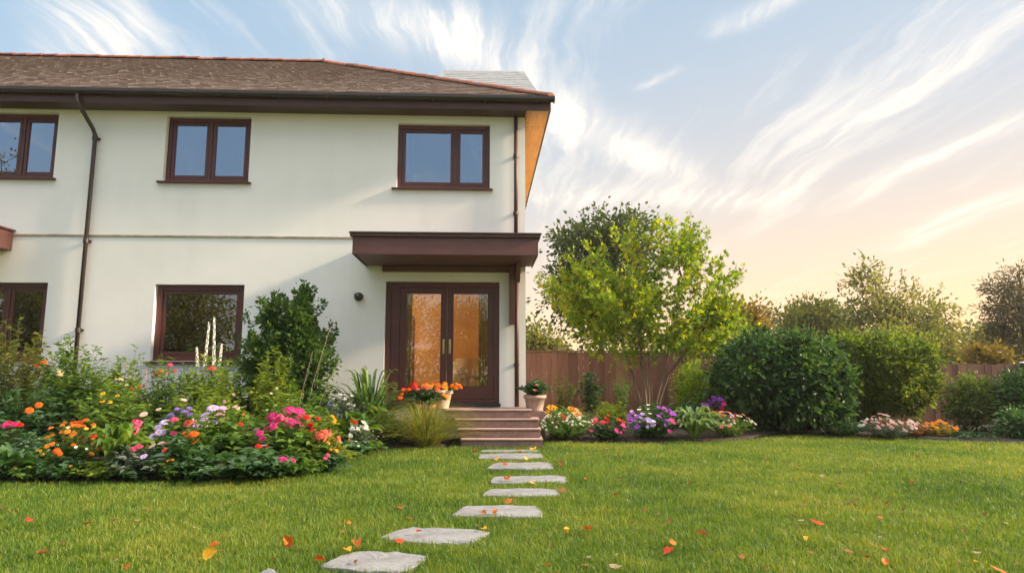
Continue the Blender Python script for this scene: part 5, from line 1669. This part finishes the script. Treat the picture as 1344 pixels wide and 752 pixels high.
def leaf_at(px, py, col, size, label, group='fallen leaves', tilt=.45, z=.045, y=None):
    x, y_ = G(px, py, z)
    o = link('fallen_leaf', LR.choice(FV[col]), None, (x, y_, z))
    o.rotation_euler = (LR.uniform(-tilt, tilt), LR.uniform(-tilt, tilt), LR.uniform(0, 6.28))
    o.scale = (size * .85,) * 3
    tag(o, label, 'fallen leaf', group)
    return o
o = leaf_at(276, 726, 'yellow', .11, 'bright yellow leaf standing in the grass at lower left', z=.06); o.rotation_euler = (R(70), R(-25), R(10))
o = leaf_at(281, 716, 'orange', .07, 'small orange red leaf touching the bright yellow one', z=.07); o.rotation_euler = (R(60), R(20), R(200))
o = leaf_at(377, 710, 'orange', .10, 'curled orange leaf standing in the grass between bed and path', z=.06); o.rotation_euler = (R(75), R(50), R(30))
o = leaf_at(379, 717, 'red', .07, 'dark red leaf lying at the curled orange leaf', z=.05)
leaf_at(470, 714, 'orange', .10, 'rusty orange leaf resting on the back edge of the nearest flagstone', z=.07)
leaf_at(456, 722, 'yellow', .09, 'flat yellow leaf on the nearest flagstone', z=.058, tilt=.06)
leaf_at(524, 709, 'red', .085, 'deep red leaf between the two nearest flagstones', z=.06)
leaf_at(550, 697, 'red', .06, 'small red leaf lying on the second nearest flagstone', z=.058, tilt=.1)
leaf_at(524, 665, 'red', .075, 'red leaf in grass left of the third flagstone', z=.06)
leaf_at(538, 679, 'orange', .075, 'orange leaf in grass behind the second nearest flagstone', z=.06)
leaf_at(458, 685, 'orange', .06, 'small orange leaf in grass left of the second nearest flagstone', z=.06)
leaf_at(420, 735, 'orange', .08, 'orange leaf at the left tip of the nearest flagstone', z=.06)
leaf_at(770, 695, 'orange', .13, 'long orange brown leaf right of the nearest flagstones', z=.055)
leaf_at(743, 696, 'red', .06, 'small red leaf beside the long orange brown leaf', z=.055)
leaf_at(883, 711, 'orange', .075, 'upright orange leaf above a red one on the front lawn', z=.06, tilt=1.2)
leaf_at(878, 723, 'red', .09, 'glossy red leaf on the front lawn below an upright orange one', z=.055)
leaf_at(922, 701, 'brown', .10, 'folded rust brown leaf right of the upright orange leaf', z=.055)
leaf_at(1072, 684, 'red', .13, 'red leaf with pale stem in the middle of the right lawn', z=.055)
leaf_at(1118, 657, 'brown', .15, 'big dry brown leaf pair in the right lawn', z=.055)
leaf_at(1310, 746, 'orange', .12, 'orange leaf in the bottom right corner', z=.055)
leaf_at(1136, 732, 'brown', .08, 'rust leaf near the bottom right of the lawn', z=.055)
leaf_at(38, 681, 'red', .08, 'red brown leaf on grass before the bed at far left', z=.055)
leaf_at(56, 726, 'brown', .08, 'brown leaf near the bottom left corner', z=.05)
leaf_at(165, 745, 'orange', .07, 'orange leaf at the bottom edge left of the yellow one', z=.055)
leaf_at(718, 739, 'orange', .06, 'small orange leaf at the bottom edge right of the nearest flagstone', z=.055)
leaf_at(116, 687, 'brown', .06, 'small brown leaf on grass in front of the marigolds', z=.055)
leaf_at(808, 742, 'pale', .09, 'pale dry leaf at the bottom edge right of centre', z=.05)
for (px, py, c, s, lab) in [(608, 630.5, 'orange', .11, None)][:0]: pass
for (px, py, c, s, lab) in [(665, 629, 'orange', .12, 'orange leaf in front of the fifth flagstone'), (699, 633, 'amber' if 0 else 'yellow', .11, 'yellow leaf in the gap between fourth and fifth flagstones'), (738, 642, 'brown', .14, 'curled brown leaf at the right end of the fourth flagstone'),
                            (663, 608, 'red', .10, 'red leaf lying on the sixth flagstone'), (692, 603, 'yellow', .14, 'yellow leaf behind the sixth flagstone'), (653, 603, 'yellow', .12, 'yellow leaf at the back left corner of the sixth flagstone'),
                            (735, 609, 'red', .14, 'red brown leaf right of the sixth flagstone'), (667, 657, 'orange', .10, 'orange leaf behind the third flagstone'), (635, 673, 'orange', .08, 'left one of two orange leaves at the front edge of the third flagstone'),
                            (650, 672, 'orange', .08, 'right one of two orange leaves at the front edge of the third flagstone'), (683, 591, 'orange', .13, 'orange leaf before the bottom step'), (700, 590, 'yellow', .15, 'long yellow leaf at the bottom step'), (624, 592, 'brown', .11, 'brown leaf left of the strip slab'),
                            (744, 694, 'yellow', .05, 'tiny yellow leaf beside the small red leaf right of the path'), (636, 694, 'yellow', .07, 'yellow leaf on the right tip of the second nearest flagstone')]:
    leaf_at(px, py, c, s, lab, z=.048)
# the many small ones scattered over the open lawn
cols = ['brown', 'orange', 'red', 'pale', 'yellow']
for k in range(72):
    py = 588 + (LR.random() ** 1.3) * 158
    px = LR.uniform(765, 1344)
    c = LR.choices(cols, (9, 1.3, 1.3, 1.4, .7))[0]
    leaf_at(px, py, c, LR.uniform(.035, .075), {'brown': 'small rust brown fallen leaf on the open lawn right of the path', 'orange': 'small orange fallen leaf on the open lawn right of the path', 'red': 'small red fallen leaf on the open lawn right of the path', 'pale': 'small pale dry leaf on the open lawn right of the path', 'yellow': 'small yellow fallen leaf on the open lawn right of the path'}[c], c + ' leaves scattered on the right lawn', z=.05)
for k in range(16):
    py = 650 + LR.random() * 95; px = LR.uniform(0, 480)
    leaf_at(px, py, LR.choice(['brown', 'brown', 'pale']), LR.uniform(.03, .05), 'tiny dull leaf scrap on the lawn left of the path', 'leaf scraps on the left lawn', z=.045)

# ------------------------------------------------------------------ grass
def in_poly(x, y, poly):
    inside = np.zeros(len(x), bool)
    n = len(poly)
    for i in range(n):
        x0, y0 = poly[i]; x1, y1 = poly[(i + 1) % n]
        c = ((y0 > y) != (y1 > y)) & (x < (x1 - x0) * (y - y0) / (y1 - y0 + 1e-12) + x0)
        inside ^= c
    return inside

def grass_mat():
    m, g, b = new_mat("grass_blades")
    co = g.new('ShaderNodeTexCoord').outputs['Object']
    big = g.noise(co, .55, 5, .6); mid = g.noise(co, 3.5, 4, .6)
    t = g.math('ADD', g.math('MULTIPLY_ADD', tint_out(g), .55, -.20), g.math('ADD', g.math('MULTIPLY_ADD', big, .95, -.17), g.math('MULTIPLY', mid, .4)))
    c = g.ramp(t, [(.25, (.032, .080, .010)), (.5, (.098, .178, .02)), (.68, (.175, .23, .028)), (.82, (.27, .27, .05)), (.95, (.36, .30, .10))])
    g.l.new(c, b.inputs['Base Color'])
    b.inputs['Roughness'].default_value = .5
    b.inputs['Specular IOR Level'].default_value = .3
    tr = g.new('ShaderNodeBsdfTranslucent')
    g.l.new(g.mix(1.0, c, (1.5, 1.4, .6), 'MULTIPLY'), tr.inputs[0])
    mx = g.new('ShaderNodeMixShader'); mx.inputs[0].default_value = .4
    g.l.new(b.outputs[0], mx.inputs[1]); g.l.new(tr.outputs[0], mx.inputs[2])
    g.l.new(mx.outputs[0], m.node_tree.nodes['Material Output'].inputs[0])
    return m

def grass():
    rng = NPR(2024)
    bands = [(3.1, 4.6, 9000), (4.6, 6.2, 6500), (6.2, 8.2, 4200), (8.2, 10.4, 2900), (10.4, 12.6, 2200)]
    XS, YS = [], []
    for a, b, d in bands:
        xm = .86 * b + .6
        n = int((b - a) * 2 * xm * d)
        XS.append(rng.uniform(-xm, xm, n)); YS.append(rng.uniform(a, b, n))
    # thinner turf to either side of what the lens takes in
    q = 420000
    xo = rng.uniform(-13, 17, q); yo = rng.uniform(2.2, 12.6, q)
    out_ = (np.abs(xo) >= .86 * yo + .6)
    x = np.concatenate(XS); y = np.concatenate(YS)
    keep = (np.abs(x) < .86 * y + .6)
    x = np.concatenate([x[keep], xo[out_]]); y = np.concatenate([y[keep], yo[out_]])
    keep = np.ones(len(x), bool)
    for pl in (BED_LEFT, BED_RIGHT): keep &= ~in_poly(x, y, pl)
    for pl in stone_polys:
        c = np.mean(pl, axis=0)
        keep &= ~in_poly(x, y, [tuple(c + (np.array(p) - c) * .94) for p in pl])
    keep &= ~((x > -1.1) & (x < .5) & (y > 10.16)) & ~((x < .56) & (y > 11.5))
    x, y = x[keep], y[keep]
    n = len(x)
    # tufts: blade height follows a slow noise over the lawn
    gx, gy = np.meshgrid(np.linspace(-14, 14, 281), np.linspace(2.5, 13.5, 111))
    fld = np.array([mnoise.noise(Vector((a * 1.9, b * 1.9, 0))) + .8 * mnoise.noise(Vector((a * 6.3, b * 6.3, 5))) for a, b in zip(gx.ravel(), gy.ravel())]).reshape(gx.shape)
    ix = np.clip(((x + 14) / 28 * 280).astype(int), 0, 280); iy = np.clip(((y - 2.5) / 11 * 110).astype(int), 0, 110)
    f = fld[iy, ix]
    h = (.045 + .021 * f + rng.normal(size=n) * .012).clip(.014, .10)
    w = (.0026 + .00045 * y) * rng.uniform(.7, 1.3, n)
    az = rng.uniform(0, 6.283, n); lean = np.abs(rng.normal(size=n)) * .5 + .1
    d = np.stack([np.cos(az), np.sin(az)], 1)
    s = np.stack([-np.sin(az), np.cos(az)], 1)
    tw = rng.uniform(-1, 1, n)
    s = s * np.cos(tw)[:, None] + d * np.sin(tw)[:, None]
    V = np.zeros((n, 5, 3), np.float32)
    B = np.stack([x, y], 1)
    m = B + d * (h * lean * .3)[:, None]; t = B + d * (h * lean)[:, None]
    V[:, 0, :2] = B - s * (w / 2)[:, None]; V[:, 1, :2] = B + s * (w / 2)[:, None]
    V[:, 2, :2] = m + s * (w * .42)[:, None]; V[:, 3, :2] = m - s * (w * .42)[:, None]; V[:, 4, :2] = t
    V[:, 2, 2] = V[:, 3, 2] = h * .58
    V[:, 4, 2] = h * (1 - .18 * lean).clip(.4, 1)
    o = np.arange(n)[:, None] * 5
    quads = o + np.array([[0, 1, 2, 3]]); tris = o + np.array([[3, 2, 4]])
    dry = rng.random(n) < .05
    tint = np.clip(rng.normal(.42, .16, n) + .12 * f, 0, 1); tint[dry] = rng.uniform(.8, 1.0, dry.sum())
    me = np_mesh('grass', V.reshape(-1, 3), [quads, tris], grass_mat(), np.repeat(tint, 5))
    ob = link('grass', me)
    tag(ob, kind='stuff')
    print('GRASS', n)
grass()

# ------------------------------------------------------------------ evening haze
def haze():
    m = bpy.data.materials.new("evening_haze")
    m.use_nodes = True
    nt = m.node_tree
    nt.nodes.clear()
    out = nt.nodes.new('ShaderNodeOutputMaterial')
    v = nt.nodes.new('ShaderNodeVolumePrincipled')
    v.inputs['Color'].default_value = (.95, .92, .88, 1)
    v.inputs['Density'].default_value = HAZE
    v.inputs['Anisotropy'].default_value = .3
    nt.links.new(v.outputs[0], out.inputs['Volume'])
    mb = MB(); mb.box(-950, 950, -950, 950, -1.0, 13.5)
    o = mb.build('haze', m)
    tag(o, kind='stuff')
HAZE = .0006
haze()
